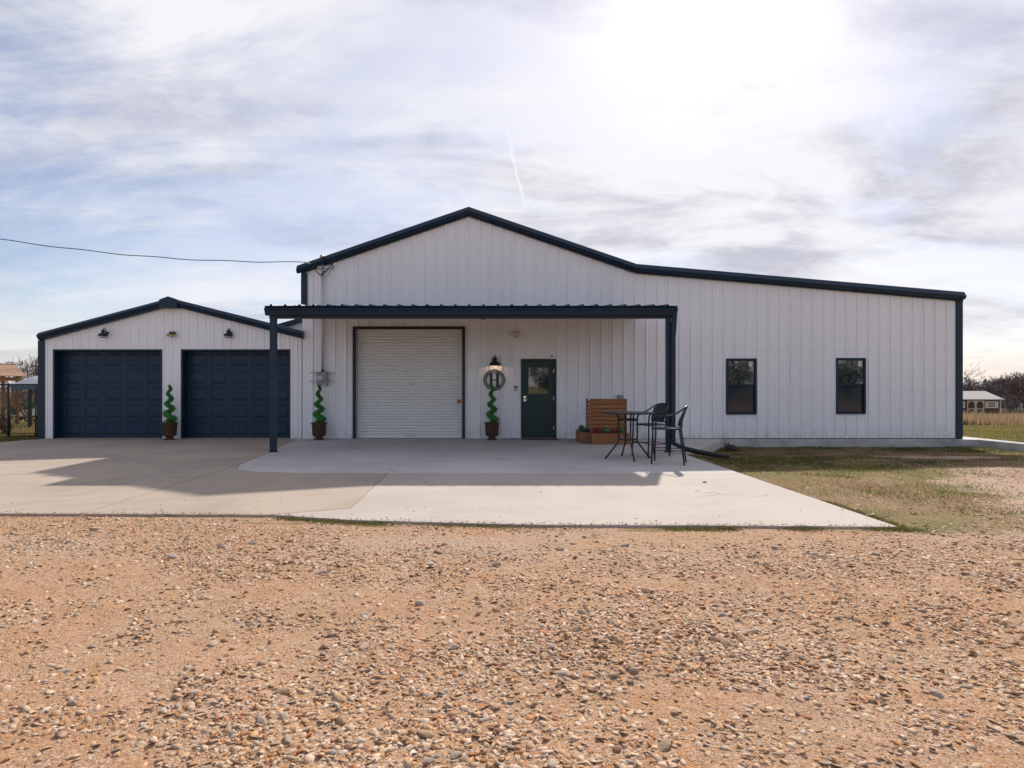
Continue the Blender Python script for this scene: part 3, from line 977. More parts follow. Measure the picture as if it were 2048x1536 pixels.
def garage_door(px0, px1):
    g = bpy.data.objects.new('garage_door', None); g.parent = gar; COL.objects.link(g)
    x0, x1, zt = bx(px0), bx(px1), bz(700)
    g.location = Vector(((x0 + x1) / 2, WALL_Y, 0)) - world_loc(gar)
    rec = 0.27
    m = MB()
    m.box(x0 - 0.02, x0 + 0.025, WALL_Y - 0.02, WALL_Y + rec + 0.06, 0.002, zt + 0.02)
    m.box(x1 - 0.025, x1 + 0.02, WALL_Y - 0.02, WALL_Y + rec + 0.06, 0.002, zt + 0.02)
    m.box(x0 + 0.025, x1 - 0.025, WALL_Y - 0.02, WALL_Y + rec + 0.06, zt - 0.025, zt + 0.02)
    m.build('jamb', 'navy_trim', g, bevel=0.004)
    yf = WALL_Y + rec
    w = x1 - x0 - 0.05
    h = (zt - 0.03) / 5
    cw = w / 5
    pw, ph = 0.455, 0.355
    for r in range(5):
        zb, ztp = 0.012 + r * h, 0.012 + (r + 1) * h - 0.006
        mz = (zb + ztp) / 2
        m = MB()
        m.box(x0 + 0.025, x1 - 0.025, yf, yf + 0.04, zb, mz - ph / 2)
        m.box(x0 + 0.025, x1 - 0.025, yf, yf + 0.04, mz + ph / 2, ztp)
        xp = x0 + 0.025
        for c in range(6):
            xn = x0 + 0.025 + (c + 0.5) * cw - pw / 2 if c < 5 else x1 - 0.025
            m.box(xp, xn, yf, yf + 0.04, mz - ph / 2, mz + ph / 2)
            xp = xn + pw
        m.build('section', 'navy_door', g)
        for c in range(5):
            cx = x0 + 0.025 + (c + 0.5) * cw
            rings = [(pw / 2, ph / 2, 0.0), (pw / 2 - 0.014, ph / 2 - 0.014, 0.014), (pw / 2 - 0.028, ph / 2 - 0.028, 0.014),
                     (pw / 2 - 0.058, ph / 2 - 0.058, 0.003)]
            vs, fs = [], []
            for a, b, dy in rings:
                vs += [(cx - a, yf + dy, mz - b), (cx + a, yf + dy, mz - b), (cx + a, yf + dy, mz + b), (cx - a, yf + dy, mz + b)]
            for q in range(3):
                for e in range(4):
                    e2 = (e + 1) % 4
                    fs.append((q * 4 + e, q * 4 + e2, q * 4 + 4 + e2, q * 4 + 4 + e))
            fs.append((12, 13, 14, 15))
            MB().add(vs, fs).build('panel', 'navy_door', g)
    MB().box(x0 + 0.01, x1 - 0.01, yf + 0.042, yf + 0.05, 0.002, zt).build('light_stop', 'navy_door', g)  # added sheet that stops light leaking through the gaps between sections
    MB().box(x0 + 0.026, x1 - 0.026, yf - 0.004, yf + 0.03, 0.001, 0.014).build('bottom_seal', 'black_plastic', g)


garage_door(108, 323)
garage_door(364, 579)

# ------------------------------------------------------------------ connecting wall between garage and building
con = thing('connecting_wall', 'white ribbed wall with rising dark trim between garage roof and tall building', 'wall', P(570, 877, 17.0))
cd = 17.0
cp = lambda px, py: ((px - 970) * cd / 1200, 1.44 - (py - 772) * cd / 1200)
A, B = cp(535, 654), cp(609, 633)
ctop = lambda x: float(np.interp(x, [A[0], B[0]], [A[1] - 0.05, B[1] - 0.05]))
wall_panels(con, 'wall_panel', A[0], B[0] - 0.02, cd, 0.0, ctop, [], 0.2286, 'flat', 'white_metal')
MB().sweep([A, B], [(cd - 0.03, 0.0), (cd - 0.12, -0.02), (cd - 0.12, -0.14), (cd - 0.03, -0.15)]).build('rake_trim', 'navy_trim', con)
MB().prism([(A[0], A[1] - 0.07), (B[0], B[1] - 0.07), (B[0], B[1] - 0.01), (A[0], A[1] - 0.01)], cd - 0.03, 24.0).build('roof_sheet', 'roof_metal', con)

# ------------------------------------------------------------------ patio canopy
FD = 12.9
fx = lambda px: (px - 970) * FD / 1200
fz = lambda py: 1.44 - (py - 772) * FD / 1200
can = thing('patio_canopy', 'flat dark metal canopy on two square posts over the patio', 'canopy', (0, FD + 0.2, 0))
cx0, cx1 = fx(528), fx(1356)
zf, zb = fz(612), 3.50
# front gutter / fascia
sec = [(FD + 0.16, 0.0), (FD + 0.06, 0.0), (FD - 0.02, -0.075), (FD + 0.02, -0.095), (FD + 0.06, -0.19), (FD + 0.16, -0.19)]
MB().sweep([(cx0, zf), (cx1, zf)], sec).build('gutter', 'navy_trim', can)
MB().box(cx0 + 0.05, cx1 - 0.05, FD + 0.165, FD + 0.27, fz(635), zf - 0.02).build('beam', 'black_metal', can)
slope = (zb - zf) / (WALL_Y - FD)
e = cx0
sheet = 0.914
while e < cx1 - 0.1:
    a, b = e, min(e + sheet, cx1)
    pr = [(a, 0.0)]
    c = a + 0.15
    while c < b - 0.05:
        pr += [(c - 0.036, 0.0), (c - 0.018, 0.032), (c + 0.018, 0.032), (c + 0.036, 0.0)]
        c += 0.3048
    pr.append((b, 0.0))
    y0, y1 = FD + 0.005, WALL_Y - 0.035
    vs, fs = [], []
    for x, dz in pr:
        z0_, z1_ = zf + 0.008 + dz, zb + dz
        vs += [(x, y0, z0_), (x, y1, z1_), (x, y0, z0_ - dz * 0.0 - 0.012), (x, y1, z1_ - 0.012)]
    for i in range(len(pr) - 1):
        q = 4 * i
        fs += [(q, q + 4, q + 5, q + 1), (q + 2, q + 3, q + 7, q + 6), (q, q + 2, q + 6, q + 4), (q + 1, q + 5, q + 7, q + 3)]
    MB().add(vs, fs).build('roof_sheet', 'navy_trim', can)
    e += sheet
for x in (cx0 + 0.06, cx1 - 0.06):
    MB().bar((x, FD + 0.28, zf - 0.07 + slope * 0.28), (x, WALL_Y - 0.04, zb - 0.075), 0.07, 0.12).build('side_rafter', 'black_metal', can)
for x in np.linspace(cx0 + 1.8, cx1 - 1.8, 4):
    MB().bar((float(x), FD + 0.28, zf - 0.06 + slope * 0.28), (float(x), WALL_Y - 0.04, zb - 0.07), 0.06, 0.10).build('rafter', 'black_metal', can)
def canopy_post(px0, px1):
    m = MB()
    a, b = fx(px0), fx(px1)
    m.box(a, b, FD + 0.15, FD + 0.15 + (b - a), 0.012, fz(634.5) - 0.002)
    o = m.build('post', 'navy_trim', can, bevel=0.006)
    p = MB().box(a - 0.02, b + 0.02, FD + 0.13, FD + 0.17 + (b - a), 0.001, 0.012).build('base_plate', 'black_metal', o, local=True)
    me = p.data
    off = world_loc(can)
    for v in me.vertices: v.co -= off
    return o


canopy_post(534, 546)
canopy_post(1337.5, 1347)
# downspout with offset at the top and shoe at the foot
xd = fx(1349.5)
m = MB()
m.bar((fx(1351.5), FD + 0.08, zf - 0.17), (xd, FD + 0.12, zf - 0.66), 0.10, 0.075, up=(0, 1, 0))
m.bar((xd, FD + 0.12, zf - 0.64), (xd, FD + 0.12, 0.17), 0.095, 0.075, up=(0, 1, 0))
m.bar((xd, FD + 0.12, 0.20), (xd + 0.22, FD - 0.05, 0.09), 0.10, 0.08)
m.build('downspout', 'navy_trim', can, bevel=0.006)

# corrugated drain pipe
pts = []
p0 = Vector((xd + 0.18, FD - 0.02, 0.10)); p1 = Vector((xd + 0.45, FD - 0.38, 0.04)); p2 = Vector((xd + 0.93, FD - 0.62, -0.022))
path = []
for i in range(81):
    t = i / 80
    q = p0.lerp(p1, t).lerp(p1.lerp(p2, t), t)
    q.z += 0.0
    path.append(q)
rad = [0.056 if (i % 2 == 0) else 0.047 for i in range(81)]
o = MB().tube(path, rad, 12).build('drain_pipe', 'black_plastic', smooth=False)
tag(o, 'black corrugated drain pipe running from the canopy downspout onto grass', 'pipe')

# ------------------------------------------------------------------ wall lamps
def wall_lamp(label, x, zbot, s=1.0, out=0.17, cage=True, lit=False, group=None):
    y = WALL_Y - 0.016
    t = thing('wall_lamp', label, 'lamp', (x, y, zbot), group)
    yc = y - out
    MB().lathe([(0.05 * s, 0), (0.05 * s, 0.012), (0.038 * s, 0.026), (0.015, 0.03)], 16, (x, y, zbot + 0.11 * s), 'Y').build('wall_plate', 'black_metal', t, smooth=True)
    top = zbot + 0.26 * s
    pts = [(x, y - 0.02, zbot + 0.11 * s), (x, y - 0.05, zbot + 0.16 * s), (x, y - out * 0.42, top - 0.02 * s), (x, y - out * 0.6, top), (x, y - out * 0.85, top - 0.02 * s), (x, yc, zbot + 0.19 * s)]
    MB().tube(pts, 0.011 * s, 8).build('gooseneck', 'black_metal', t, smooth=True)
    prof = [(0.02, 0.09), (0.085, 0.072), (0.115, 0.048), (0.128, 0.02), (0.132, 0.0), (0.138, 0.002), (0.136, 0.026), (0.122, 0.055), (0.092, 0.080), (0.052, 0.098), (0.034, 0.112), (0.046, 0.126), (0.056, 0.145), (0.056, 0.165), (0.042, 0.188), (0.014, 0.20), (0.010, 0.215)]
    sh = MB().lathe([(r * s, z * s) for r, z in prof], 24, (x, yc, zbot), caps=False).build('shade', 'black_metal', t, smooth=True)
    MB().ball((x, yc, zbot + 0.062 * s), (0.03 * s, 0.03 * s, 0.018 * s)).build('bulb', 'bulb' if lit else 'lens_clear', t, smooth=True)
    if cage:
        m = MB()
        for k in range(6):
            a = math.pi * k / 6
            m.tube([(x + 0.125 * s * math.cos(a) * math.cos(q), yc + 0.125 * s * math.sin(a) * math.cos(q), zbot - 0.062 * s * math.sin(q)) for q in np.linspace(0, math.pi, 9)], 0.0035, 5)
        m.tube([(x + 0.09 * s * math.cos(q), yc + 0.09 * s * math.sin(q), zbot - 0.042 * s) for q in np.linspace(0, 2 * math.pi, 17)], 0.0035, 5)
        m.build('wire_cage', 'black_metal', t)
    if lit:
        l = bpy.data.lights.new('lamp_light', 'POINT')
        l.energy = 0.4; l.color = (1.0, 0.66, 0.40); l.shadow_soft_size = 0.015
        lo = bpy.data.objects.new('lamp_light', l)
        lo.location = (0, -out, 0.035)
        lo.parent = t
        COL.objects.link(lo)
    return t


wall_lamp('black caged gooseneck lamp over the left garage door', bx(215), bz(673), 0.86)
wall_lamp('black caged gooseneck lamp over the right garage door', bx(462.5), bz(673), 0.86)
wall_lamp('lit black barn lamp above the round monogram sign', bx(989.5), bz(731), 1.12, 0.16, cage=False, lit=True)

# amber flood light on the garage
fl = thing('flood_light', 'black flood light with pale amber heads between the garage doors', 'lamp', (bx(347), WALL_Y, bz(670)))
x, z = bx(347), bz(667)
MB().box(x - 0.075, x + 0.075, WALL_Y - 0.10, WALL_Y - 0.012, z - 0.02, z + 0.045).build('body', 'black_plastic', fl, bevel=0.01)
for k, (ddx, tx) in enumerate(((-0.095, -0.45), (0.0, 0.0), (0.095, 0.45))):
    h = MB()
    h.ball((x + ddx, WALL_Y - 0.12, z - 0.055), (0.052, 0.03, 0.036), 14, 8)
    hd = h.build('lamp_head', 'black_plastic', fl, smooth=True)
    mm = MB().ball((x + ddx + 0.002, WALL_Y - 0.136, z - 0.060), (0.046, 0.022, 0.029), 14, 8)
    ln = mm.build('lens', 'amber_lens', fl, smooth=True)
MB().tube([(x, WALL_Y - 0.10, z - 0.09), (x, WALL_Y - 0.10, z - 0.115)], 0.016, 8).build('sensor', 'black_plastic', fl)

# white twin-head motion light on the big building
fl = thing('motion_light', 'white twin head motion light high on the wall under the canopy', 'lamp', (bx(1031), WALL_Y, bz(670)))
x, z = bx(1031), bz(669)
MB().lathe([(0.06, 0), (0.06, 0.03), (0.045, 0.05)], 16, (x + 0.02, WALL_Y - 0.005, z), 'Y').build('base', 'greyed_white', fl, smooth=True)
for ddx, dz in ((-0.075, 0.0), (0.045, 0.01)):
    MB().lathe([(0.03, 0), (0.055, 0.05), (0.062, 0.09), (0.05, 0.095)], 16, (x + ddx, WALL_Y - 0.05, z + dz), 'Y').build('lamp_head', 'greyed_white', fl, smooth=True)
MB().ball((x + 0.07, WALL_Y - 0.07, z - 0.055), 0.04).build('sensor', 'greyed_white', fl, smooth=True)
MB().ball((x - 0.01, WALL_Y - 0.10, z - 0.088), 0.022).build('sensor_eye', 'black_plastic', fl, smooth=True)

# little dome under the canopy, camera by the door, door bell and plate
t = thing('dome_camera', 'tiny dark dome camera on the wall just below the canopy', 'camera', (bx(966), WALL_Y, bz(637)))
MB().lathe([(0.045, 0), (0.042, 0.02), (0.022, 0.05), (0.01, 0.055)], 14, (bx(966), WALL_Y - 0.06, bz(639))).build('dome', 'black_plastic', t, smooth=True)
MB().box(bx(966) - 0.02, bx(966) + 0.02, WALL_Y - 0.06, WALL_Y, bz(639) - 0.005, bz(639) + 0.015).build('bracket', 'black_plastic', t)
t = thing('door_camera', 'small white security camera above the right corner of the entrance door', 'camera', (bx(1104), WALL_Y, bz(713)))
MB().ball((bx(1105.5), WALL_Y - 0.05, bz(711.5)), 0.034).build('housing', 'white_plastic', t, smooth=True)
MB().tube([(bx(1103.5), WALL_Y - 0.06, bz(712.5)), (bx(1102.5), WALL_Y - 0.10, bz(713))], 0.022, 10).build('lens', 'black_plastic', t)
MB().tube([(bx(1106), WALL_Y - 0.05, bz(712)), (bx(1106), WALL_Y, bz(711))], 0.012, 8).build('arm', 'white_plastic', t)
t = thing('name_plate', 'small oval black plate on the wall left of the entrance door', 'plate', (bx(1031.5), WALL_Y - 0.03, bz(774)))
MB().lathe([(0.058, 0), (0.058, 0.008), (0.05, 0.012)], 20, (0, 0, 0), 'Y').build('plate', 'black_metal', t, local=True)
t.scale = (1, 1, 0.40)
t = thing('door_bell', 'narrow black door bell below the oval plate', 'bell', (bx(1031.5), WALL_Y - 0.03, bz(779)))
MB().box(bx(1031.5) - 0.018, bx(1031.5) + 0.018, WALL_Y - 0.055, WALL_Y, bz(781.5), bz(777)).build('case', 'black_plastic', t, bevel=0.006)
MB().lathe([(0.010, 0), (0.010, 0.006)], 10, (bx(1031.5), WALL_Y - 0.055, bz(780)), 'Y').build('button', 'chrome', t)

# ------------------------------------------------------------------ monogram sign
cxs, czs, ys = bx(988.5), bz(760), WALL_Y - 0.036
sg = thing('monogram_sign', 'round black metal sign with the letter H in a key patterned ring', 'sign', (cxs, ys, czs))


def ring(m, r0, r1, y0, y1, n=48):
    vs, fs = [], []
    for k in range(n):
        a = 2 * math.pi * k / n
        for r, y in ((r0, y0), (r1, y0), (r1, y1), (r0, y1)):
            vs.append((cxs + r * math.cos(a), y, czs + r * math.sin(a)))
    for k in range(n):
        k2 = (k + 1) % n
        for e in range(4):
            e2 = (e + 1) % 4
            fs.append((k * 4 + e, k * 4 + e2, k2 * 4 + e2, k2 * 4 + e))
    m.add(vs, fs)


m = MB(); ring(m, 0.272, 0.290, ys - 0.008, ys); m.build('outer_ring', 'black_metal', sg)
m = MB(); ring(m, 0.203, 0.217, ys - 0.008, ys); m.build('inner_ring', 'black_metal', sg)
m = MB()
NK = 24
for k in range(NK):
    a = 2 * math.pi * k / NK
    st = 2 * math.pi / NK
    pol = lambda r, t: (cxs + r * math.cos(a + t * st), ys - 0.004, czs + r * math.sin(a + t * st))
    chain = [pol(0.213, 0.10), pol(0.268, 0.10), pol(0.268, 0.78), pol(0.228, 0.78), pol(0.228, 0.42), pol(0.250, 0.42)]
    for p, q in zip(chain[:-1], chain[1:]): m.bar(p, q, 0.0095, 0.007, up=(0, 1, 0))
m.build('key_pattern', 'black_metal', sg)
m = MB()
for s in (-1, 1):
    xx = cxs + s * 0.088
    m.box(xx - 0.036, xx + 0.036, ys - 0.010, ys - 0.001, czs - 0.165, czs + 0.165)
    for q in (-1, 1):
        zz = czs + q * 0.175
        m.box(xx - 0.058, xx + 0.058, ys - 0.0095, ys - 0.0015, zz - 0.0105, zz + 0.0105)
m.box(cxs - 0.053, cxs + 0.053, ys - 0.0092, ys - 0.002, czs - 0.014, czs + 0.014)
m.build('letter', 'black_metal', sg)
m = MB()
for a in (math.radians(57), math.radians(123), math.radians(237), math.radians(303)):
    m.bar((cxs + 0.17 * math.cos(a), ys - 0.004, czs + 0.17 * math.sin(a) * 1.15), (cxs + 0.21 * math.cos(a), ys - 0.004, czs + 0.21 * math.sin(a)), 0.01, 0.007, up=(0, 1, 0))
m.build('tie', 'black_metal', sg)

# ------------------------------------------------------------------ electric meter, mast and overhead line
em = thing('electric_meter', 'grey electric meter box with round dial and tall conduit mast', 'meter', (bx(647), WALL_Y, bz(772)))
ym = WALL_Y - 0.04
MB().box(bx(636.5), bx(657.5), ym - 0.14, ym - 0.02, bz(771), bz(744)).build('box', 'meter_grey', em, bevel=0.012)
MB().lathe([(0.085, 0), (0.085, 0.03), (0.075, 0.035)], 24, (bx(645.5), ym - 0.14, bz(757)), 'Y').build('dial_ring', 'galvanised', em, smooth=False)
MB().lathe([(0.074, 0), (0.074, 0.03), (0.05, 0.055), (0.02, 0.06)], 24, (bx(645.5), ym - 0.165, bz(757)), 'Y').build('dial', 'dial', em, smooth=True)
MB().box(bx(649), bx(656), ym - 0.145, ym - 0.1405, bz(770.5), bz(769)).build('label_strip', 'paper', em)
for py in (745.5, 762.5):
    m = MB()
    z = bz(py)
    m.box(bx(621.5), bx(669), ym - 0.02, ym - 0.012, z - 0.022, z + 0.022)
    m.box(bx(621.5), bx(669), ym - 0.045, ym - 0.02, z + 0.014, z + 0.022)
    m.box(bx(621.5), bx(669), ym - 0.045, ym - 0.02, z - 0.022, z - 0.014)
    m.build('strut', 'galvanised', em)
xm = bx(647.5)
MB().tube([(xm, ym - 0.08, bz(744)), (xm, ym - 0.08, bz(520))], 0.030, 12).build('conduit', 'galvanised', em, smooth=True)
MB().tube([(xm, ym - 0.08, bz(744)), (xm, ym - 0.08, bz(740))], 0.042, 12).build('hub', 'black_metal', em)
MB().tube([(bx(644.5), WALL_Y - 0.045, bz(771)), (bx(644.5), WALL_Y - 0.045, 0.0)], 0.008, 6).build('ground_wire', 'galvanised', em)
# weather head
m = MB().tube([(xm, ym - 0.08, bz(522)), (xm + 0.0, ym - 0.08, bz(517)), (xm - 0.005, ym - 0.12, bz(515)), (xm - 0.005, ym - 0.18, bz(517.5))], [0.034, 0.05, 0.055, 0.05], 12)
m.build('weather_head', 'galvanised', em, smooth=True)
MB().box(bx(636), bx(670), ym - 0.055, ym - 0.04, bz(537), bz(533)).build('cross_arm', 'galvanised', em)
m = MB()
def loop(p, q, sag, n=12, side=0.0, out=0.12):
    r = []
    for i in range(n + 1):
        t = i / n
        s = math.sin(math.pi * t)
        r.append((p[0] + (q[0] - p[0]) * t + side * s, ym - 0.10 - out * s, p[2] + (q[2] - p[2]) * t - sag * s))
    return r
head = (xm, 0, bz(517))
for tgt, sag, side in (((bx(622), 0, bz(530)), 0.26, 0.10), ((bx(625), 0, bz(531)), 0.36, 0.06), ((bx(628), 0, bz(532)), 0.20, 0.12)):
    lowx = bx(651)
    m.tube([(tgt[0], ym - 0.14, tgt[2]), (bx(634), ym - 0.13, bz(543)), (bx(645), ym - 0.13, bz(550) - sag * 0.15), (bx(652), ym - 0.12, bz(553) + side), (bx(656), ym - 0.13, bz(545)),
            (bx(667) + side * 0.2, ym - 0.15, bz(530)), (bx(664), ym - 0.16, bz(525) + sag * 0.1), (bx(652), ym - 0.17, bz(521)), (xm, ym - 0.17, bz(518))], 0.009, 6)
m.tube(loop((bx(648), 0, bz(519)), (bx(669), 0, bz(536)), -0.12), 0.009, 6)
m.tube(loop((bx(668), 0, bz(536)), (bx(652), 0, bz(557)), 0.05, side=0.05), 0.007, 6)
m.build('service_wire', 'black_plastic', em)
MB().tube([(bx(615), ym - 0.14, bz(527)), (bx(630), ym - 0.13, bz(531))], 0.016, 8).build('cable_clamp', 'white_plastic', em)

pa = Vector((bx(617), ym - 0.14, bz(527.3)))
pb = Vector((-12.1, 15.0, 1.44 + 293 * 15.0 / 1200))
pe = Vector((-33.0, 11.0, 8.4))
pts = []
for i in range(60):
    t = i / 59
    if t < 0.5:
        q = pa.lerp(pb, t * 2); q.z -= 0.16 * math.sin(math.pi * t * 2)
    else:
        q = pb.lerp(pe, (t - 0.5) * 2); q.z -= 0.3 * math.sin(math.pi * (t - 0.5) * 2)
    q.z += 0.012 * math.sin(t * 55)
    pts.append(q)
o = MB().tube(pts, 0.011, 6).build('overhead_cable', 'black_plastic')
tag(o, 'thin black service cable sagging in from the left to the mast', 'cable')

t = thing('outlet_box', 'small grey electrical box on the wall above the slatted screen', 'electrical box', (bx(1240), WALL_Y, bz(800)))
MB().box(bx(1234), bx(1245.5), WALL_Y - 0.13, WALL_Y - 0.012, bz(803), bz(790)).build('case', 'meter_grey', t, bevel=0.008)
MB().box(bx(1235), bx(1244.5), WALL_Y - 0.143, WALL_Y - 0.131, bz(801.5), bz(791)).build('cover', 'meter_grey', t, bevel=0.004)
t = thing('wall_pipe', 'thin white pipe bending down low on the wall behind the table', 'pipe', (bx(1270), WALL_Y, bz(860)))
MB().tube([(bx(1258), WALL_Y - 0.05, bz(848)), (bx(1277), WALL_Y - 0.05, bz(850)), (bx(1281), WALL_Y - 0.06, bz(852)), (bx(1281), WALL_Y - 0.07, bz(857)), (bx(1279), WALL_Y - 0.08, bz(861))], 0.014, 8).build('pipe', 'white_plastic', t, smooth=True)
MB().tube([(bx(1281), WALL_Y - 0.05, bz(850)), (bx(1281), WALL_Y, bz(850))], 0.016, 8).build('clip', 'white_plastic', t)

# ------------------------------------------------------------------ topiaries
def leaf_cloud(points, size, mat, name, parent, n_per=1, up=0.3, seed=1):
    g = np.random.default_rng(seed)
    pts = np.asarray(points)
    N = len(pts)
    d = g.normal(size=(N, 3)); d[:, 2] += up
    d /= np.linalg.norm(d, axis=1)[:, None]
    a = np.cross(d, g.normal(size=(N, 3))); a /= np.linalg.norm(a, axis=1)[:, None]
    s = size * g.uniform(0.6, 1.3, N)[:, None]
    co = np.stack([pts - a * s * 0.32, pts + d * s * 0.55 - 0 * a, pts + a * s * 0.32, pts - d * s * 0.5], 1).reshape(-1, 3)
    F = np.arange(4 * N).reshape(N, 4)
    me = np_mesh(name, co, F)
    return link_mesh(name, me, mat, parent)


def topiary_meshes():
    g = np.random.default_rng(5)
    n = 3600
    t = g.random(n) ** 1.15
    ang = -t * 2 * math.pi * 3.6 + 2.2
    hel = 0.082 * (1 - t) ** 0.75 + 0.012
    rad = 0.098 * (1 - t) + 0.036
    z = 0.47 + t * 0.98
    d = g.normal(size=(n, 3)); d /= np.linalg.norm(d, axis=1)[:, None]
    rr = rad * (0.58 + 0.44 * g.random(n))
    return np.stack([hel * np.cos(ang) + d[:, 0] * rr, hel * np.sin(ang) + d[:, 1] * rr, z + d[:, 2] * rr * 0.62], 1)


def make_topiary(label, x, y, rz, h=1.0):
    t = thing('potted_topiary', label, 'topiary', (x, y, 0.0), 'spiral topiaries in brown pots', rz)
    prof = [(0.135, 0.001), (0.14, 0.02), (0.10, 0.045), (0.085, 0.07), (0.115, 0.085), (0.155, 0.11)]
    for i in range(14):
        z = 0.12 + i * 0.021
        r = 0.160 + 0.018 * i / 13
        prof += [(r + 0.006, z), (r + 0.007, z + 0.010), (r - 0.001, z + 0.0145)]
    prof += [(0.182, 0.415), (0.205, 0.432), (0.222, 0.445), (0.224, 0.460), (0.20, 0.462), (0.185, 0.44)]
    MB().lathe(prof, 36).build('pot', 'wicker', t, smooth=False, local=True)
    m = MB()
    for k in range(30):
        a = 2 * math.pi * k / 30
        m.tube([(0.166 * math.cos(a), 0.166 * math.sin(a), 0.118), (0.184 * math.cos(a), 0.184 * math.sin(a), 0.415)], 0.006, 5, caps=False)
    m.build('weave', 'wicker', t, local=True)
    MB().lathe([(0.19, 0.40), (0.19, 0.432), (0.1, 0.445)], 20).build('soil', 'soil', t, local=True)
    MB().tube([(0, 0, 0.42), (0.004, 0, 0.9), (0, 0, 1.42), (0.006, 0, 1.55)], [0.012, 0.011, 0.008, 0.003], 6).build('stem', 'bark', t, local=True)
    # dense helical body with leaves all over it
    pts = [(0.082 * (1 - q) ** 0.75 * math.cos(-q * 2 * math.pi * 3.6 + 2.2), 0.082 * (1 - q) ** 0.75 * math.sin(-q * 2 * math.pi * 3.6 + 2.2), 0.46 + q * 0.98) for q in np.linspace(0, 1, 90)]
    MB().tube(pts, [0.066 * (1 - q) + 0.018 for q in np.linspace(0, 1, 90)], 8).build('inner_growth', 'leaf_topiary', t, local=True)
    leaf_cloud(topiary_meshes(), 0.032, 'leaf_topiary', 'foliage', t, seed=int(abs(x) * 10) + 3)
    t.scale = (1, 1, h)
    return t


make_topiary('spiral topiary in a brown wicker urn between the two garage doors', P(337, 0, 16.05)[0], 16.10, 0.4)
make_topiary('spiral topiary in a brown wicker urn under the electric meter', P(637, 0, 16.05)[0], 16.10, 0.0)
make_topiary('spiral topiary in a brown wicker urn below the monogram sign', P(984, 0, 16.05)[0], 16.10, -0.5)

# ------------------------------------------------------------------ planters with slatted screens
def bevbox(name, mat, parent, x0, x1, y0, y1, z0, z1, b=0.004):
    return MB().box(x0, x1, y0, y1, z0, z1).build(name, mat, parent, bevel=b)


pf = thing('planter_screen', 'honey brown planter box with tall slatted screen facing the patio', 'planter', (3.09, 14.93, 0), 'slatted wooden planters')
X0, X1, Y0, Y1 = 2.634, 3.557, 14.77, 15.08
H = 0.27
for x in (X0, X1 - 0.045):
    for y in (Y0, Y1 - 0.045):
        top = 1.12 if y > Y0 else H + 0.015
        bevbox('post', 'wood_upright', pf, x, x + 0.045, y, y + 0.045, 0.001, top)
nb = 13
w = (X1 - X0 - 0.09) / nb
for k in range(nb):
    bevbox('board', 'wood_upright', pf, X0 + 0.045 + k * w + 0.0015, X0 + 0.045 + (k + 1) * w - 0.0015, Y0 + 0.012, Y0 + 0.028, 0.02, H - 0.03, 0.003)
bevbox('top_rail', 'wood', pf, X0 + 0.045, X1 - 0.045, Y0 + 0.004, Y0 + 0.036, H - 0.03, H)
bevbox('bottom_rail', 'wood', pf, X0 + 0.045, X1 - 0.045, Y0 + 0.004, Y0 + 0.034, 0.003, 0.02)
for x in (X0 + 0.01, X1 - 0.03):
    bevbox('side_board', 'wood', pf, x, x + 0.02, Y0 + 0.045, Y1 - 0.045, 0.02, H)
bevbox('back_board', 'wood', pf, X0 + 0.045, X1 - 0.045, Y1 - 0.04, Y1 - 0.02, 0.02, H)
bevbox('soil', 'soil', pf, X0 + 0.032, X1 - 0.032, Y0 + 0.037, Y1 - 0.046, 0.04, H - 0.03)
zs = np.linspace(H + 0.09, 1.085, 10)
pitch = (1.09 - 0.31) / 9
pitch = 0.1
for k in range(8):
    z = 0.285 + k * pitch
    bevbox('slat', 'wood', pf, X0 + 0.046, X1 - 0.046, Y1 - 0.040, Y1 - 0.026, z, z + pitch - 0.017)
    bevbox('back_slat', 'wood', pf, X0 + 0.002, X1 - 0.002, Y1 + 0.002, Y1 + 0.012, z + 0.05, z + 0.05 + pitch - 0.017)

ps = thing('planter_screen', 'second brown planter beside the door, its slatted screen seen edge on', 'planter', (2.57, 15.45, 0), 'slatted wooden planters')
X0, X1, Y0, Y1 = 2.40, 2.715, 15.08, 15.88
for x in (X0, X1 - 0.045):
    for y in (Y0, Y1 - 0.045):
        top = 1.12 if x > X0 else H + 0.015
        bevbox('post', 'wood_upright', ps, x, x + 0.045, y, y + 0.045, 0.001, top)
w = (Y1 - Y0 - 0.09) / 11
for k in range(11):
    bevbox('board', 'wood_upright', ps, X0 + 0.012, X0 + 0.028, Y0 + 0.045 + k * w + 0.0015, Y0 + 0.045 + (k + 1) * w - 0.0015, 0.02, H - 0.03, 0.003)
w = (X1 - X0 - 0.09) / 4
for k in range(4):
    bevbox('board', 'wood_upright', ps, X0 + 0.045 + k * w + 0.0015, X0 + 0.045 + (k + 1) * w - 0.0015, Y0 + 0.012, Y0 + 0.028, 0.02, H - 0.03, 0.003)
bevbox('top_rail', 'wood', ps, X0 + 0.004, X0 + 0.036, Y0 + 0.046, Y1 - 0.046, H - 0.03, H)
bevbox('top_rail', 'wood', ps, X0 + 0.046, X1 - 0.046, Y0 + 0.004, Y0 + 0.036, H - 0.03, H)
bevbox('back_board', 'wood', ps, X1 - 0.04, X1 - 0.02, Y0 + 0.046, Y1 - 0.046, 0.02, H)
bevbox('soil', 'soil', ps, X0 + 0.037, X1 - 0.047, Y0 + 0.037, Y1 - 0.03, 0.04, H - 0.03)
for k in range(8):
    z = 0.285 + k * pitch
    bevbox('slat', 'wood', ps, X1 - 0.034, X1 - 0.014, Y0 + 0.046, Y1 - 0.046, z, z + pitch - 0.020)


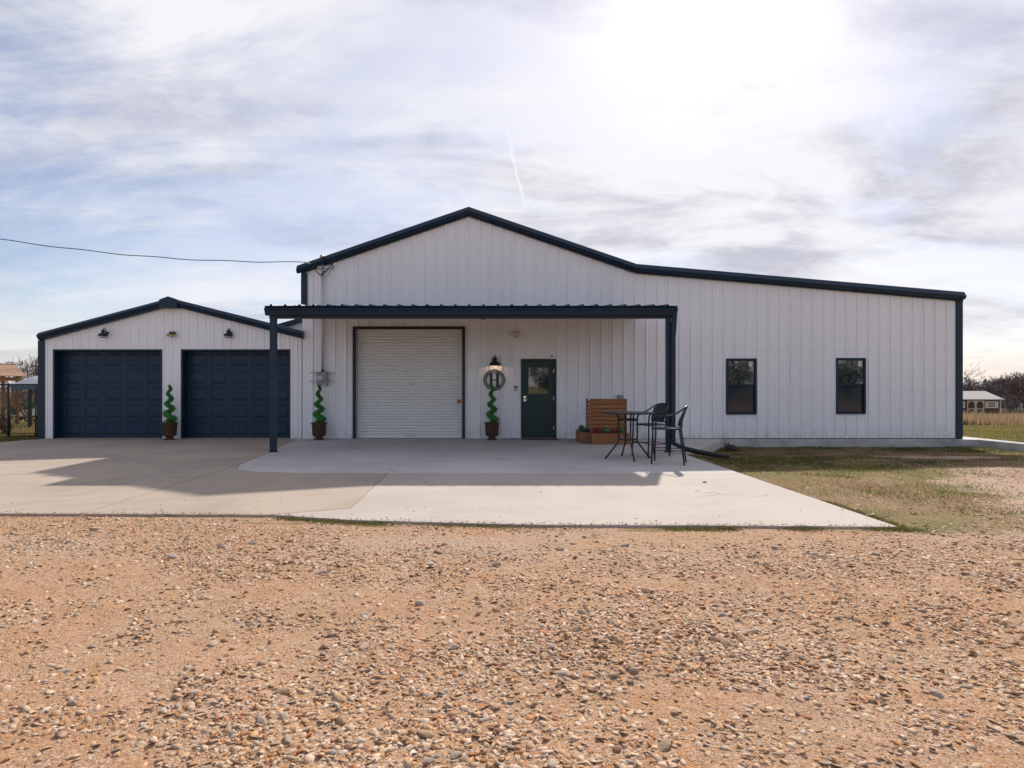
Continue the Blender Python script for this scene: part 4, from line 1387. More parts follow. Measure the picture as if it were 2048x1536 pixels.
def plant(label, x, y, z, rx, ry, h, mat, n, size, cat='plant', fleck=None, name='potted_plant'):
    t = thing(name, label, cat, (x, y, z - 0.02), 'plants in the wooden planters')
    g = np.random.default_rng(int(x * 100 + y * 10))
    d = g.normal(size=(n, 3)); d /= np.linalg.norm(d, axis=1)[:, None]
    r = g.random(n) ** 0.4
    pts = np.stack([d[:, 0] * rx * r, d[:, 1] * ry * r, np.abs(d[:, 2]) * h * r + 0.03], 1)
    leaf_cloud(pts, size, mat, 'foliage', t, seed=int(x * 77))
    m = MB()
    for k in range(7):
        a = k * 0.9
        m.tube([(0.01 * math.cos(a), 0.01 * math.sin(a), 0.0), (rx * 0.5 * math.cos(a), ry * 0.5 * math.sin(a), h * 0.6)], [0.004, 0.002], 5)
    m.build('stem', 'leaf_green', t, local=True)
    if fleck:
        k = max(8, n // 14)
        d = g.normal(size=(k, 3)); d /= np.linalg.norm(d, axis=1)[:, None]
        pts = np.stack([d[:, 0] * rx, d[:, 1] * ry, np.abs(d[:, 2]) * h + 0.04], 1)
        leaf_cloud(pts, size * 0.8, fleck, 'flower', t, seed=9)
    return t


ZP = 0.245
plant('red leaved plant at the left end of the front planter', 2.80, 14.92, ZP, 0.12, 0.10, 0.15, 'leaf_red', 260, 0.045, fleck='leaf_purple')
plant('blue green leafy plant in the middle of the front planter', 3.03, 14.92, ZP, 0.11, 0.10, 0.17, 'leaf_green', 240, 0.045, fleck='petal_white')
plant('dark red plant right of the middle in the front planter', 3.22, 14.93, ZP, 0.10, 0.09, 0.12, 'leaf_red', 200, 0.04, fleck='leaf_green')
plant('yellow green plant at the right end of the front planter', 3.40, 14.93, ZP, 0.10, 0.09, 0.19, 'leaf_lime', 220, 0.045)
plant('bright green bushy plant in the planter beside the door', 2.52, 15.62, ZP, 0.10, 0.14, 0.17, 'leaf_green', 260, 0.045)
plant('purple flowering plant in the planter beside the door', 2.58, 15.28, ZP, 0.11, 0.12, 0.13, 'leaf_purple', 220, 0.04, fleck='petal_white')

# ------------------------------------------------------------------ table and bar chairs
tb = thing('bar_table', 'tall round black metal table with splayed legs', 'table', (2.83, 11.88, 0))
MB().lathe([(0.0, 0.893), (0.49, 0.893), (0.512, 0.900), (0.515, 0.912), (0.508, 0.92), (0.0, 0.921)], 40).build('table_top', 'black_metal', tb, local=True)
for a in (R(184), R(92), R(-88), R(6)):
    c, s = math.cos(a), math.sin(a)
    pts = [(0.27 * c, 0.27 * s, 0.894), (0.222 * c, 0.222 * s, 0.875), (0.195 * c, 0.195 * s, 0.83), (0.19 * c, 0.19 * s, 0.74), (0.19 * c, 0.19 * s, 0.36), (0.205 * c, 0.205 * s, 0.32), (0.45 * c, 0.45 * s, 0.012)]
    lg = MB().tube(pts, 0.0165, 10).build('leg', 'black_metal', tb, smooth=True, local=True)
    MB().tube([(0.447 * c, 0.447 * s, 0.02), (0.462 * c, 0.462 * s, 0.001)], 0.0195, 10).build('foot_cap', 'black_plastic', lg, local=True)
for z0, z1, nm in ((0.755, 0.795, 'upper_ring'), (0.375, 0.395, 'lower_ring')):
    n = 32; vs = []; fs = []
    for k in range(n):
        a = 2 * math.pi * k / n
        for r, z in ((0.163, z0), (0.177, z0), (0.177, z1), (0.163, z1)): vs.append((r * math.cos(a), r * math.sin(a), z))
    for k in range(n):
        k2 = (k + 1) % n
        for e in range(4):
            fs.append((k * 4 + e, k2 * 4 + e, k2 * 4 + (e + 1) % 4, k * 4 + (e + 1) % 4))
    MB().add(vs, fs).build(nm, 'black_metal', tb, local=True)
MB().lathe([(0.0, 0.383), (0.162, 0.383), (0.162, 0.390), (0.0, 0.391)], 28).build('shelf', 'black_metal', tb, local=True)


def make_chair(label, x, y, ang):
    t = thing('bar_chair', label, 'chair', (x, y, 0), 'bar chairs at the tall table', ang)
    for s in (-1, 1):
        MB().tube([(0.275, s * 0.245, 0.002), (0.255, s * 0.238, 0.62), (0.25, s * 0.238, 0.80)], 0.0155, 8).build('leg', 'black_metal', t, smooth=True, local=True)
        MB().tube([(-0.30, s * 0.235, 0.002), (-0.215, s * 0.20, 0.62), (-0.235, s * 0.19, 0.80)], 0.0155, 8).build('leg', 'black_metal', t, smooth=True, local=True)
    half = [(0.25, 0.238, 0.79), (0.243, 0.238, 0.835), (0.215, 0.24, 0.870), (0.16, 0.245, 0.885), (0.05, 0.25, 0.889), (-0.06, 0.252, 0.895), (-0.15, 0.248, 0.935), (-0.235, 0.225, 0.99), (-0.295, 0.17, 1.04), (-0.325, 0.09, 1.066)]
    pts = half + [(-0.335, 0, 1.074)] + [(a, -b, c) for a, b, c in reversed(half)]
    MB().tube(pts, 0.015, 8).build('arm_frame', 'black_metal', t, smooth=True, local=True)
    # woven back
    nu, nv = 17, 10
    vs = []
    for layer in (0.0, -0.018):
        for j in range(nv):
            v = j / (nv - 1)
            for i in range(nu):
                u = -1 + 2 * i / (nu - 1)
                zt = 1.070 - 0.085 * u * u
                zz = 0.71 + (zt - 0.71) * v
                xx = -0.225 - 0.105 * v ** 1.3 + 0.055 * u * u + layer
                yy = u * (0.185 + 0.03 * v)
                vs.append((xx, yy, zz))
    fs = []
    M = nu * nv
    for j in range(nv - 1):
        for i in range(nu - 1):
            a = j * nu + i
            fs.append((a, a + 1, a + nu + 1, a + nu)); fs.append((M + a + nu, M + a + nu + 1, M + a + 1, M + a))
    rim = [i for i in range(nu)] + [j * nu + nu - 1 for j in range(1, nv)] + [(nv - 1) * nu + i for i in range(nu - 2, -1, -1)] + [j * nu for j in range(nv - 2, 0, -1)]
    for a, b in zip(rim, rim[1:] + rim[:1]): fs.append((a, a + M, b + M, b))
    MB().add(vs, fs).build('backrest', 'wicker_dark', t, smooth=False, local=True)
    MB().tube([(-0.222, -0.20, 0.71), (-0.255, 0, 0.70), (-0.222, 0.20, 0.71)], 0.013, 8).build('back_rail', 'black_metal', t, local=True)
    # seat with tube rim
    seat = []
    for k in range(28):
        a = 2 * math.pi * k / 28
        c, s = math.cos(a), math.sin(a)
        seat.append((0.015 + 0.245 * (abs(c) ** 0.55) * (1 if c > 0 else -1), 0.228 * (abs(s) ** 0.55) * (1 if s > 0 else -1)))
    MB().slab(seat, 0.642, 0.668).build('seat', 'wicker_seat', t, bevel=0.006, local=True)
    MB().tube([(x_, y_, 0.648) for x_, y_ in seat + seat[:1]], 0.0135, 6, caps=False).build('seat_rim', 'black_metal', t, local=True)
    for s in (-1, 1):
        MB().tube([(0.268, s * 0.243, 0.26), (-0.265, s * 0.222, 0.26)], 0.009, 6).build('stretcher', 'black_metal', t, local=True)
    MB().tube([(0.268, -0.243, 0.29), (0.268, 0.243, 0.29)], 0.011, 6).build('foot_rail', 'black_metal', t, local=True)
    MB().tube([(-0.262, -0.221, 0.26), (-0.262, 0.221, 0.26)], 0.009, 6).build('stretcher', 'black_metal', t, local=True)
    return t


make_chair('black wicker bar chair right of the table, nearest the lawn, seen from the side', 3.42, 11.19, math.atan2(0.21, -0.52))
make_chair('black wicker bar chair behind the table, its curved back half hidden by the table', 3.41, 12.36, math.atan2(-0.25, -0.52))

# ------------------------------------------------------------------ door mat, slates, cat
o = MB().box(bx(1043), bx(1115), 15.98, 16.37, 0.002, 0.016).build('door_mat', 'mat_brown', bevel=0.005)
tag(o, 'flat brown door mat at the entrance door', 'mat')
g = random.Random(4)
def flagstone(x, y, r, label, group):
    n = g.randint(6, 8)
    poly = []
    a0 = g.random() * 6
    for k in range(n):
        a = a0 + 2 * math.pi * k / n
        q = r * g.uniform(0.75, 1.15)
        poly.append((x + q * math.cos(a) * 1.25, y + q * math.sin(a) * 0.8))
    o = MB().slab(poly, 0.001, 0.012 + g.random() * 0.012).build('flagstone', 'slate', bevel=0.003)
    tag(o, label, 'stone', group)
for px, yy, r, w_ in ((1016, 16.14, 0.13, 'outer piece nearest the urn'), (1027, 16.27, 0.12, 'middle piece against the wall'), (1038, 16.12, 0.09, 'piece nearest the mat'), (1024, 15.97, 0.10, 'foremost piece')):
    flagstone((px - 970) * yy / 1200, yy, r, 'flat grey slate left of the door mat, ' + w_, 'slates beside the door mat')
for px, yy, r, w_ in ((1124, 16.20, 0.12, 'piece nearest the mat'), (1136, 16.12, 0.12, 'middle piece'), (1147, 16.24, 0.11, 'piece nearest the planter')):
    flagstone((px - 970) * yy / 1200, yy, r, 'flat grey slate right of the door mat, ' + w_, 'slates beside the door mat')

# cat: one surface grown over a few masses
def make_cat():
    X, Y = P(1461, 900, 15.25)[0], 15.25
    Z = float(ground_z(X, Y)) - 0.005
    t = thing('cat', 'dark grey cat lying curled against the concrete kerb', 'cat', (X, Y, Z))
    m = MB()
    m.ball((0.045, 0.02, 0.085), (0.125, 0.115, 0.088), 18, 12)
    m.ball((0.00, 0.0, 0.075), (0.12, 0.11, 0.078), 18, 12)
    m.ball((0.095, 0.0, 0.065), (0.085, 0.10, 0.068), 16, 10)
    m.ball((-0.075, -0.035, 0.095), (0.06, 0.06, 0.06), 16, 10)
    m.ball((-0.10, -0.055, 0.128), (0.054, 0.050, 0.048), 16, 12)
    m.ball((-0.11, -0.098, 0.112), (0.024, 0.022, 0.019), 12, 8)
    for ex, ey in ((-0.132, -0.050), (-0.072, -0.048)):
        m.lathe([(0.026, 0.0), (0.021, 0.026), (0.014, 0.055), (0.008, 0.078)], 8, (ex, ey, 0.158))
    for s in (-0.045, 0.03):
        m.tube([(-0.07 + s, -0.06, 0.035), (-0.09 + s, -0.115, 0.02), (-0.092 + s, -0.14, 0.017)], [0.026, 0.021, 0.018], 8)
    m.tube([(0.15, 0.03, 0.03), (0.16, -0.06, 0.022), (0.10, -0.115, 0.02), (0.02, -0.125, 0.018)], [0.022, 0.02, 0.018, 0.012], 8)
    o = m.build('body', 'fur', t, smooth=True, local=True)
    r = o.modifiers.new('merge', 'REMESH'); r.mode = 'VOXEL'; r.voxel_size = 0.0075; r.use_smooth_shade = True
    s = o.modifiers.new('soft', 'SMOOTH'); s.factor = 0.4; s.iterations = 1
    for ex in (-0.119, -0.083):
        MB().ball((ex, -0.099, 0.134), (0.007, 0.004, 0.006), 10, 6).build('eye', 'eye', t, smooth=True, local=True)


make_cat()

# ------------------------------------------------------------------ bare trees
def grow(seed, H, r0, spread=0.5, levels=5, lean=0.0, trunk_frac=0.28, kids=(2, 4), droop=0.0):
    g = random.Random(seed)
    segs = []

    def branch(p, d, L, r, lev):
        n = 3 if lev < 2 else 2
        q = p
        for i in range(n):
            d2 = (d + Vector((g.gauss(0, 0.13), g.gauss(0, 0.13), g.gauss(0.02 - droop, 0.08)))).normalized()
            e = q + d2 * (L / n)
            ra = r * (1 - 0.35 * i / n); rb = r * (1 - 0.35 * (i + 1) / n)
            segs.append((q, e, ra, rb, lev))
            d = d2; q = e
            if lev < levels and lev > 0 and i < n - 1:
                side(q, d, L, rb, lev)
        if lev < levels:
            for _ in range(g.randint(*kids)): side(q, d, L, r * 0.65, lev)

    def side(q, d, L, r, lev):
        a = g.random() * 2 * math.pi
        pv = d.cross(Vector((math.cos(a), math.sin(a), 0.3)))
        if pv.length < 1e-3: return
        pv.normalize()
        nd = (d * g.uniform(0.55, 1.0) + pv * g.uniform(0.4, 1.0) * spread * 1.6).normalized()
        branch(q, nd, L * g.uniform(0.55, 0.82), r * g.uniform(0.5, 0.75), lev + 1)

    branch(Vector((0, 0, 0)), Vector((lean, 0, 1)).normalized(), H * trunk_frac, r0, 0)
    zmax = max(s[1].z for s in segs)
    k = H / zmax
    return [(a * k, b * k, ra, rb, lev) for a, b, ra, rb, lev in segs]


def seg_mesh(name, segs, n=3, rmin=0.004):
    p0 = np.array([s[0] for s in segs]); p1 = np.array([s[1] for s in segs])
    r0 = np.maximum(np.array([s[2] for s in segs]), rmin); r1 = np.maximum(np.array([s[3] for s in segs]), rmin)
    d = p1 - p0; d /= np.linalg.norm(d, axis=1)[:, None] + 1e-9
    ref = np.where(np.abs(d[:, 2:3]) > 0.9, np.array([[1.0, 0, 0]]), np.array([[0, 0, 1.0]]))
    a = np.cross(d, ref); a /= np.linalg.norm(a, axis=1)[:, None]
    b = np.cross(d, a)
    N = len(segs)
    co = np.zeros((N, 2 * n, 3))
    for k in range(n):
        t = 2 * math.pi * k / n
        off = a * math.cos(t) + b * math.sin(t)
        co[:, k] = p0 + off * r0[:, None]; co[:, n + k] = p1 + off * r1[:, None]
    base = (np.arange(N) * 2 * n)[:, None]
    F = np.concatenate([base + np.array([[k, (k + 1) % n, n + (k + 1) % n, n + k]]) for k in range(n)], 0)
    return co.reshape(-1, 3), F


def bare_tree(label, loc, H, seed, mat='bark', rmin=0.012, leaf=None, leafn=0, leafsize=0.2, spread=0.5, name='bare_tree', levels=5, group=None, cat='tree', kids=(2, 4)):
    t = thing(name, label, cat, loc, group)
    segs = grow(seed, H, H * 0.022, spread=spread, levels=levels, kids=kids)
    tr = [s for s in segs if s[4] <= 1]; cr = [s for s in segs if s[4] > 1]
    co, F = seg_mesh('trunk', tr, 6, rmin); link_mesh('trunk', np_mesh('trunk', co, F), mat, t)
    co, F = seg_mesh('crown', cr, 3, rmin); link_mesh('crown', np_mesh('crown', co, F), mat, t)
    if leaf:
        g = np.random.default_rng(seed)
        ends = np.array([s[1] for s in segs if s[4] >= 2])
        pts = ends[g.integers(0, len(ends), leafn)] + g.normal(size=(leafn, 3)) * leafsize * 1.2
        leaf_cloud(pts, leafsize, leaf, 'foliage', t, seed=seed)
    return t


def gp(px, d, dz=0.0):
    x = (px - 970) * d / 1200
    return (x, d, float(ground_z(x, d)) + dz)


bare_tree('bare grey tree behind the playset, left of the utility pole', gp(46, 75), 8.2, 3, 'bark', 0.018, spread=0.55)
bare_tree('bare tree at the left frame edge above the playset roof', gp(2, 82), 9.0, 8, 'bark', 0.018)
bare_tree('rust leaved tree right of the brown shed', gp(2042, 88), 6.6, 21, 'bark_grey', 0.03, 'leaf_rust', 2600, 0.16, 0.6, name='rust_tree')
bare_tree('thin bare sapling rising above the wood beside the building corner', gp(1922, 96), 8.6, 5, 'bark_grey', 0.012, levels=4)


# the wood behind the shed: a mass of bare trees
def wood(name, label, places, seed0, rmin, leaf=0, mat='bark_grey'):
    protos = [seg_mesh('w', grow(seed0 + k, 1.0, 0.012, spread=0.6, levels=4, trunk_frac=0.14, kids=(3, 4)), 3, rmin) for k in range(4)]
    cos, Fs, n = [], [], 0
    g = random.Random(seed0)
    for i, (x, y, h) in enumerate(places):
        co, F = protos[i % 4]
        a = g.random() * 6.28
        c, s = math.cos(a), math.sin(a)
        q = co * np.array([h * 0.95, h * 0.95, h])
        q = np.stack([q[:, 0] * c - q[:, 1] * s + x, q[:, 0] * s + q[:, 1] * c + y, q[:, 2] + float(ground_z(x, y)) - 0.1], 1)
        cos.append(q); Fs.append(F + n); n += len(q)
    me = np_mesh(name, np.concatenate(cos), np.concatenate(Fs))
    o = link_mesh(name, me, mat)
    return tag(o, label, 'wood', kind='stuff')


g = random.Random(12)
pl = []
for k in range(130):
    y = g.uniform(100, 135)
    pl.append((g.uniform(72, 160) * y / 105, y, g.uniform(5.6, 7.6)))
for k in range(260):
    y = g.uniform(94, 118)
    pl.append((g.uniform(72, 165) * y / 105, y, g.uniform(1.5, 4.0)))
wood('wood', 'grey brown leafless wood behind the shed and meadow', pl, 40, 0.0042)
pl = [(g.uniform(-115, -60), g.uniform(95, 125), g.uniform(3.0, 5.0)) for k in range(30)]
wood('far_thicket', 'low leafless thicket far behind the playset', pl, 60, 0.005)
# what stands behind the photographer shows only in the glass
pl = [(g.uniform(-90, 110), g.uniform(-105, -80), g.uniform(4.5, 7.0)) for k in range(70)]
wood('wood_opposite', 'leafless wood across the lot, mirrored in the door and window panes', pl, 80, 0.0055)
bare_tree('bare tree across the lot mirrored in the left window', (24, -26, 0), 9.0, 31, 'bark', 0.012)
bare_tree('bare tree across the lot mirrored in the right window', (38, -24, 0), 8.0, 32, 'bark', 0.012)


def bush(label, loc, rx, ry, h, mat, n, size, name='bush', cat='bush', group=None):
    t = thing(name, label, cat, loc, group)
    g = np.random.default_rng(int(abs(loc[0]) * 10 + n))
    d = g.normal(size=(n, 3)); d /= np.linalg.norm(d, axis=1)[:, None]
    r = g.random(n) ** 0.35 * (0.75 + 0.25 * np.sin(d[:, 0] * 5 + 1) * np.cos(d[:, 1] * 4 + d[:, 2] * 5))
    pts = np.stack([d[:, 0] * rx * r, d[:, 1] * ry * r, h * 0.5 + d[:, 2] * h * 0.5 * r], 1)
    leaf_cloud(pts, size, mat, 'foliage', t, seed=3)
    m = MB()
    for k in range(6):
        a = k * 1.05
        m.tube([(0, 0, -0.05), (rx * 0.4 * math.cos(a), ry * 0.4 * math.sin(a), h * 0.5), (rx * 0.7 * math.cos(a + .3), ry * 0.7 * math.sin(a + .3), h * 0.85)], [0.03 * h, 0.02 * h, 0.006 * h], 6)
    m.build('stem', 'bark', t, local=True)
    return t


bush('dark reddish shrub growing inside the chain link fence', gp(10, 19.6), 0.34, 0.3, 0.85, 'leaf_rust', 700, 0.06)
bush('dark green bush far behind the tent posts, left', gp(42, 62), 1.6, 1.4, 2.3, 'leaf_dark', 1500, 0.16, group='far green bushes')
bush('dark green bush far behind the tent posts, right', gp(74, 66), 1.8, 1.4, 2.6, 'leaf_dark', 1500, 0.16, group='far green bushes')
for k, (xx, yy) in enumerate(((3, -82), (12, -78), (56, -60), (39, -62))):
    bush(['dark evergreen across the lot mirrored low in the door pane, left', 'dark evergreen across the lot mirrored in the door pane, right',
          'dark evergreen across the lot mirrored in the right window', 'dark evergreen across the lot mirrored in the left window'][k],
         (xx, yy, 0), 3.4 if k < 2 else 4.6, 2.6, 4.4 if k < 2 else 6.2, 'leaf_dark', 2200, 0.3, name='evergreen', group='evergreens across the lot')

# ------------------------------------------------------------------ shed
SD = 80.0
sx = lambda px: (px - 970) * SD / 1200
sz = lambda py: 1.44 - (py - 772) * SD / 1200
shx0, shx1 = sx(1872), sx(2001)
zg = float(ground_z(sx(1960), SD))
sh = thing('garden_shed', 'brown wooden shed with cream trim and double doors in tall grass', 'shed', ((shx0 + shx1) / 2, SD, zg))
ze = sz(797.5)
MB().box(shx0, shx1, SD, SD + 3.6, zg, ze).build('wall', 'shed_brown', sh)
zr = sz(783)
m = MB()
ov = 0.25
m.add([(shx0 - ov, SD - 0.35, ze - 0.02), (shx1 + ov * 0.6, SD - 0.35, ze - 0.02), (shx1 - 0.55, SD + 1.8, zr + 0.05), (shx0 - ov, SD + 1.8, zr + 0.05), (shx0 - ov, SD + 3.95, ze), (shx1 + ov * 0.6, SD + 3.95, ze),
       (shx0 - ov, SD - 0.35, ze - 0.14), (shx1 + ov * 0.6, SD - 0.35, ze - 0.14), (shx0 - ov, SD + 3.95, ze - 0.12), (shx1 + ov * 0.6, SD + 3.95, ze - 0.12)],
      [(0, 1, 2, 3), (3, 2, 5, 4), (6, 7, 1, 0), (1, 7, 9, 5), (2, 1, 5), (0, 3, 4), (0, 4, 8, 6), (4, 5, 9, 8), (6, 8, 9, 7)])
m.build('roof', 'shed_roof', sh)
MB().box(shx1 - 0.10, shx1 + 0.03, SD - 0.04, SD + 0.05, zg, ze).build('corner_board', 'shed_trim', sh)
MB().box(shx0 - 0.03, shx0 + 0.10, SD - 0.04, SD + 0.05, zg, ze).build('corner_board', 'shed_trim', sh)
d = bpy.data.objects.new('double_door', None); d.parent = sh; COL.objects.link(d)
dx0, dx1, dzt = sx(1934), sx(1968), sz(801)
d.location = Vector(((dx0 + dx1) / 2, SD, zg)) - world_loc(sh)
w = dx1 - dx0
m = MB()
f = 0.11
dm = (dx0 + dx1) / 2
for a, b in ((dx0, dm), (dm, dx1)):
    m.box(a, a + f, SD - 0.05, SD - 0.01, zg, dzt); m.box(b - f, b, SD - 0.05, SD - 0.01, zg, dzt)
    m.box(a + f, b - f, SD - 0.05, SD - 0.01, dzt - f, dzt)
    zm = sz(817.5)
    m.box(a + f, b - f, SD - 0.05, SD - 0.01, zm - 0.05, zm + 0.05)
    zb_ = zg + 0.12
    m.box(a + f, b - f, SD - 0.05, SD - 0.01, zg + 0.05, zb_)
    m.bar((a + f, SD - 0.03, zb_), (b - f, SD - 0.03, zm - 0.05), 0.035, 0.08, up=(0, 0, 1)); m.bar((a + f, SD - 0.028, zm - 0.05), (b - f, SD - 0.028, zb_), 0.035, 0.08, up=(0, 0, 1))
    for s_, xx in ((1, a + f), (-1, b - f)):   # arched head pieces
        m.prism([(xx, dzt - f), (xx, dzt - f - 0.36), (xx + s_ * 0.10, dzt - f - 0.18), (xx + s_ * 0.34, dzt - f)][::(1 if s_ > 0 else -1)], SD - 0.045, SD - 0.012)
m.build('door_trim', 'shed_trim', d)
for px in (1890, 1981.5):
    wv = bpy.data.objects.new('window', None); wv.parent = sh; COL.objects.link(wv)
    a, b, z1, z0 = sx(px - 6.5), sx(px + 9.5), sz(803), sz(816)
    if px < 1900: a, b = sx(1909), sx(1924.5)
    wv.location = Vector(((a + b) / 2, SD, z0)) - world_loc(sh)
    MB().box(a, b, SD - 0.02, SD - 0.004, z0, z1).build('pane', 'glass_dark', wv)
    m = MB()
    f = 0.10
    m.box(a, a + f, SD - 0.06, SD - 0.021, z0, z1); m.box(b - f, b, SD - 0.06, SD - 0.021, z0, z1)
    m.box(a + f, b - f, SD - 0.06, SD - 0.021, z1 - f, z1); m.box(a + f, b - f, SD - 0.06, SD - 0.021, z0, z0 + f)
    for q in (1 / 3, 2 / 3): m.box(a + (b - a) * q - 0.02, a + (b - a) * q + 0.02, SD - 0.05, SD - 0.021, z0 + f, z1 - f)
    m.box(a + f, b - f, SD - 0.049, SD - 0.0215, (z0 + z1) / 2 - 0.02, (z0 + z1) / 2 + 0.02)
    m.build('frame', 'white_plastic', wv)
    for q in (a - 0.34, b + 0.04):
        MB().box(q, q + 0.30, SD - 0.05, SD - 0.004, z0 - 0.02, z1 + 0.02).build('shutter', 'shed_trim', wv)
MB().box(sx(1947), sx(1953), SD - 0.12, SD - 0.02, sz(800.5), sz(798)).build('lamp', 'black_metal', sh)

# ------------------------------------------------------------------ left yard: fence, playset, tent, pickup, pole
FY = 17.3
fl0, fl1 = -22.0, -12.32
fe = thing('chain_link_fence', 'black chain link fence between the lawn and the back yard', 'fence', ((fl0 + fl1) / 2, FY, -0.05))
zgf = -0.09
ztop = 1.44 + 3 * FY / 1200
for px in (84.5, 17.0, 9.5 - 70, -140, -220):
    x = (px - 970) * FY / 1200
    if x < fl0: x = fl0
    MB().tube([(x, FY, zgf - 0.1), (x, FY, ztop + 0.05)], 0.030, 10).build('post', 'black_metal', fe, smooth=True)
for px in (20.0, 72.5, 76.5):
    x = (px - 970) * FY / 1200
    MB().tube([(x, FY - 0.02, zgf + 0.05), (x, FY - 0.02, ztop)], 0.020, 8).build('gate_post', 'black_metal', fe, smooth=True)
for z in (ztop, zgf + 0.16):
    MB().tube([(fl0, FY, z), (fl1, FY, z)], 0.018 if z > 1 else 0.008, 8).build('rail', 'black_metal', fe, smooth=True)
segs = []
q = 0.066
za, zb_ = zgf + 0.02, ztop
hh = zb_ - za
x = fl0 - hh
while x < fl1:
    for s in (1, -1):
        xa, xb = (x, x + hh) if s > 0 else (x + hh, x)
        p, e = np.array([xa, FY + 0.012 * s, za]), np.array([xb, FY + 0.012 * s, zb_])
        # clip to the fence length
        ta, tb = 0.0, 1.0
        dxx = e[0] - p[0]
        t0, t1 = (fl0 - p[0]) / dxx, (fl1 - p[0]) / dxx
        ta, tb = max(ta, min(t0, t1)), min(tb, max(t0, t1))
        if tb > ta: segs.append((Vector(p + (e - p) * ta), Vector(p + (e - p) * tb), 0.0046, 0.0046, 0))
    x += q
co, F = seg_mesh('mesh', segs, 3, 0.002)
off = np.array(world_loc(fe))
o = link_mesh('wire_mesh', np_mesh('wire_mesh', co - off, F), 'black_metal', fe); o['kind'] = 'stuff'

# wooden playset
PD = 36.0
gx, gy, gz = gp(-16, PD)
pset = thing('playset', 'brown wooden playset with a gabled roof beyond the fence', 'playset', (gx, gy, gz), rz=R(64))
zr, zeave = 1.44 + 45 * PD / 1200, 1.44 + 21 * PD / 1200
L = lambda z: z - gz
hw = 1.05
for sxn in (-1, 1):
    for sy in (-0.8, 0.8):
        MB().box(sxn * 0.95 - 0.07, sxn * 0.95 + 0.07, sy - 0.07, sy + 0.07, 0, L(zeave)).build('post', 'play_wood', pset, local=True)
for k in range(7):
    yb = -0.85 + k * 0.245
    MB().box(-1.05, 1.05, yb, yb + 0.22, 1.18, 1.23).build('deck_board', 'play_wood', pset, local=True)
for s in (-1, 1):
    n = 6
    for k in range(n):   # overlapping roof boards, ridge along x
        t0, t1 = k / n, (k + 1) / n + 0.03
        y0, z0 = s * (1.15 * (1 - t0)), L(zeave) - 0.05 + (L(zr) - L(zeave)) * t0
        y1, z1 = s * (1.15 * (1 - t1)), L(zeave) - 0.05 + (L(zr) - L(zeave)) * t1
        m = MB().add([(-1.25, y0, z0), (1.25, y0, z0), (1.25, y1, z1), (-1.25, y1, z1), (-1.25, y0, z0 + 0.04), (1.25, y0, z0 + 0.04), (1.25, y1, z1 + 0.03), (-1.25, y1, z1 + 0.03)],
                     [(3, 2, 1, 0), (4, 5, 6, 7), (0, 1, 5, 4), (1, 2, 6, 5), (2, 3, 7, 6), (3, 0, 4, 7)])
        m.build('roof_board', 'play_roof', pset, local=True)
for s in (-1, 1):
    MB().prism([(-0, 0)] * 0 + [(-1, 0), (1, 0), (0, 1)], 0, 0.04) if False else None
for k in range(9):
    x = -0.9 + k * 0.2
    MB().box(x, x + 0.12, -0.86, -0.82, 1.24, 1.92).build('rail_slat', 'play_wood', pset, local=True)
MB().box(-1.0, 1.0, -0.88, -0.80, 1.93, 2.02).build('hand_rail', 'play_wood', pset, local=True)
MB().box(-1.05, 1.05, -0.90, -0.80, L(zeave) - 0.32, L(zeave) - 0.10).build('fascia', 'play_wood', pset, local=True)
MB().bar((1.0, -0.7, 1.35), (2.0, -0.9, 0.0), 0.09, 0.12).build('slide_rail', 'play_wood', pset, local=True)
MB().bar((1.0, -0.2, 1.35), (2.0, -0.4, 0.0), 0.09, 0.12).build('slide_rail', 'play_wood', pset, local=True)
for sxn in (-0.5, 0.5):
    m = MB()
    n = 12
    pts = [(sxn * 0.95 + 0.40 * math.cos(a), 0.75 + 0.5 * math.sin(a)) for a in np.linspace(math.pi, 0, n)]
    outer = [(sxn * 0.95 + 0.47, 1.17), (sxn * 0.95 - 0.47, 1.17)]
    for a, b in zip(pts[:-1], pts[1:]):
        m.add([(a[0], -0.84, min(a[1], 1.15)), (b[0], -0.84, min(b[1], 1.15)), (b[0], -0.84, 1.17), (a[0], -0.84, 1.17), (a[0], -0.80, min(a[1], 1.15)), (b[0], -0.80, min(b[1], 1.15)), (b[0], -0.80, 1.17), (a[0], -0.80, 1.17)],
              [(0, 1, 2, 3), (7, 6, 5, 4), (0, 4, 5, 1)])
    m.build('arch_board', 'play_wood', pset, local=True)

# tent
TD = 31.0
tx = lambda px: (px - 970) * TD / 1200
tz = lambda py: 1.44 - (py - 772) * TD / 1200
tx0, tx1 = tx(19), tx(135)
tzg = float(ground_z((tx0 + tx1) / 2, TD))
tent = thing('canopy_tent', 'grey cloth canopy tent with dark valance behind the fence', 'tent', ((tx0 + tx1) / 2, TD + 1.4, tzg))
nx_, ny_ = 26, 16
vs, fs = [], []
for j in range(ny_ + 1):
    for i in range(nx_ + 1):
        u, v = i / nx_, j / ny_
        e = min(u, 1 - u, v * 0.9, (1 - v) * 0.9) * 2
        h = tz(768) + (tz(746) - tz(768)) * (1 - (1 - min(e * 1.0, 1)) ** 1.7)
        h -= 0.05 * math.sin(6 * math.pi * u + 2 * v) * (1 - e) * e * 2 + 0.03 * math.sin(9 * u + 7 * v) * e
        vs.append((tx0 + (tx1 - tx0) * u, TD + 2.9 * v, h))
for j in range(ny_):
    for i in range(nx_):
        a = j * (nx_ + 1) + i
        fs.append((a, a + 1, a + nx_ + 2, a + nx_ + 1))
MB().add(vs, fs).build('cover', 'tent_cloth', tent, smooth=True)
m = MB()
zt_, zv = tz(768.5), tz(779)
n = 40
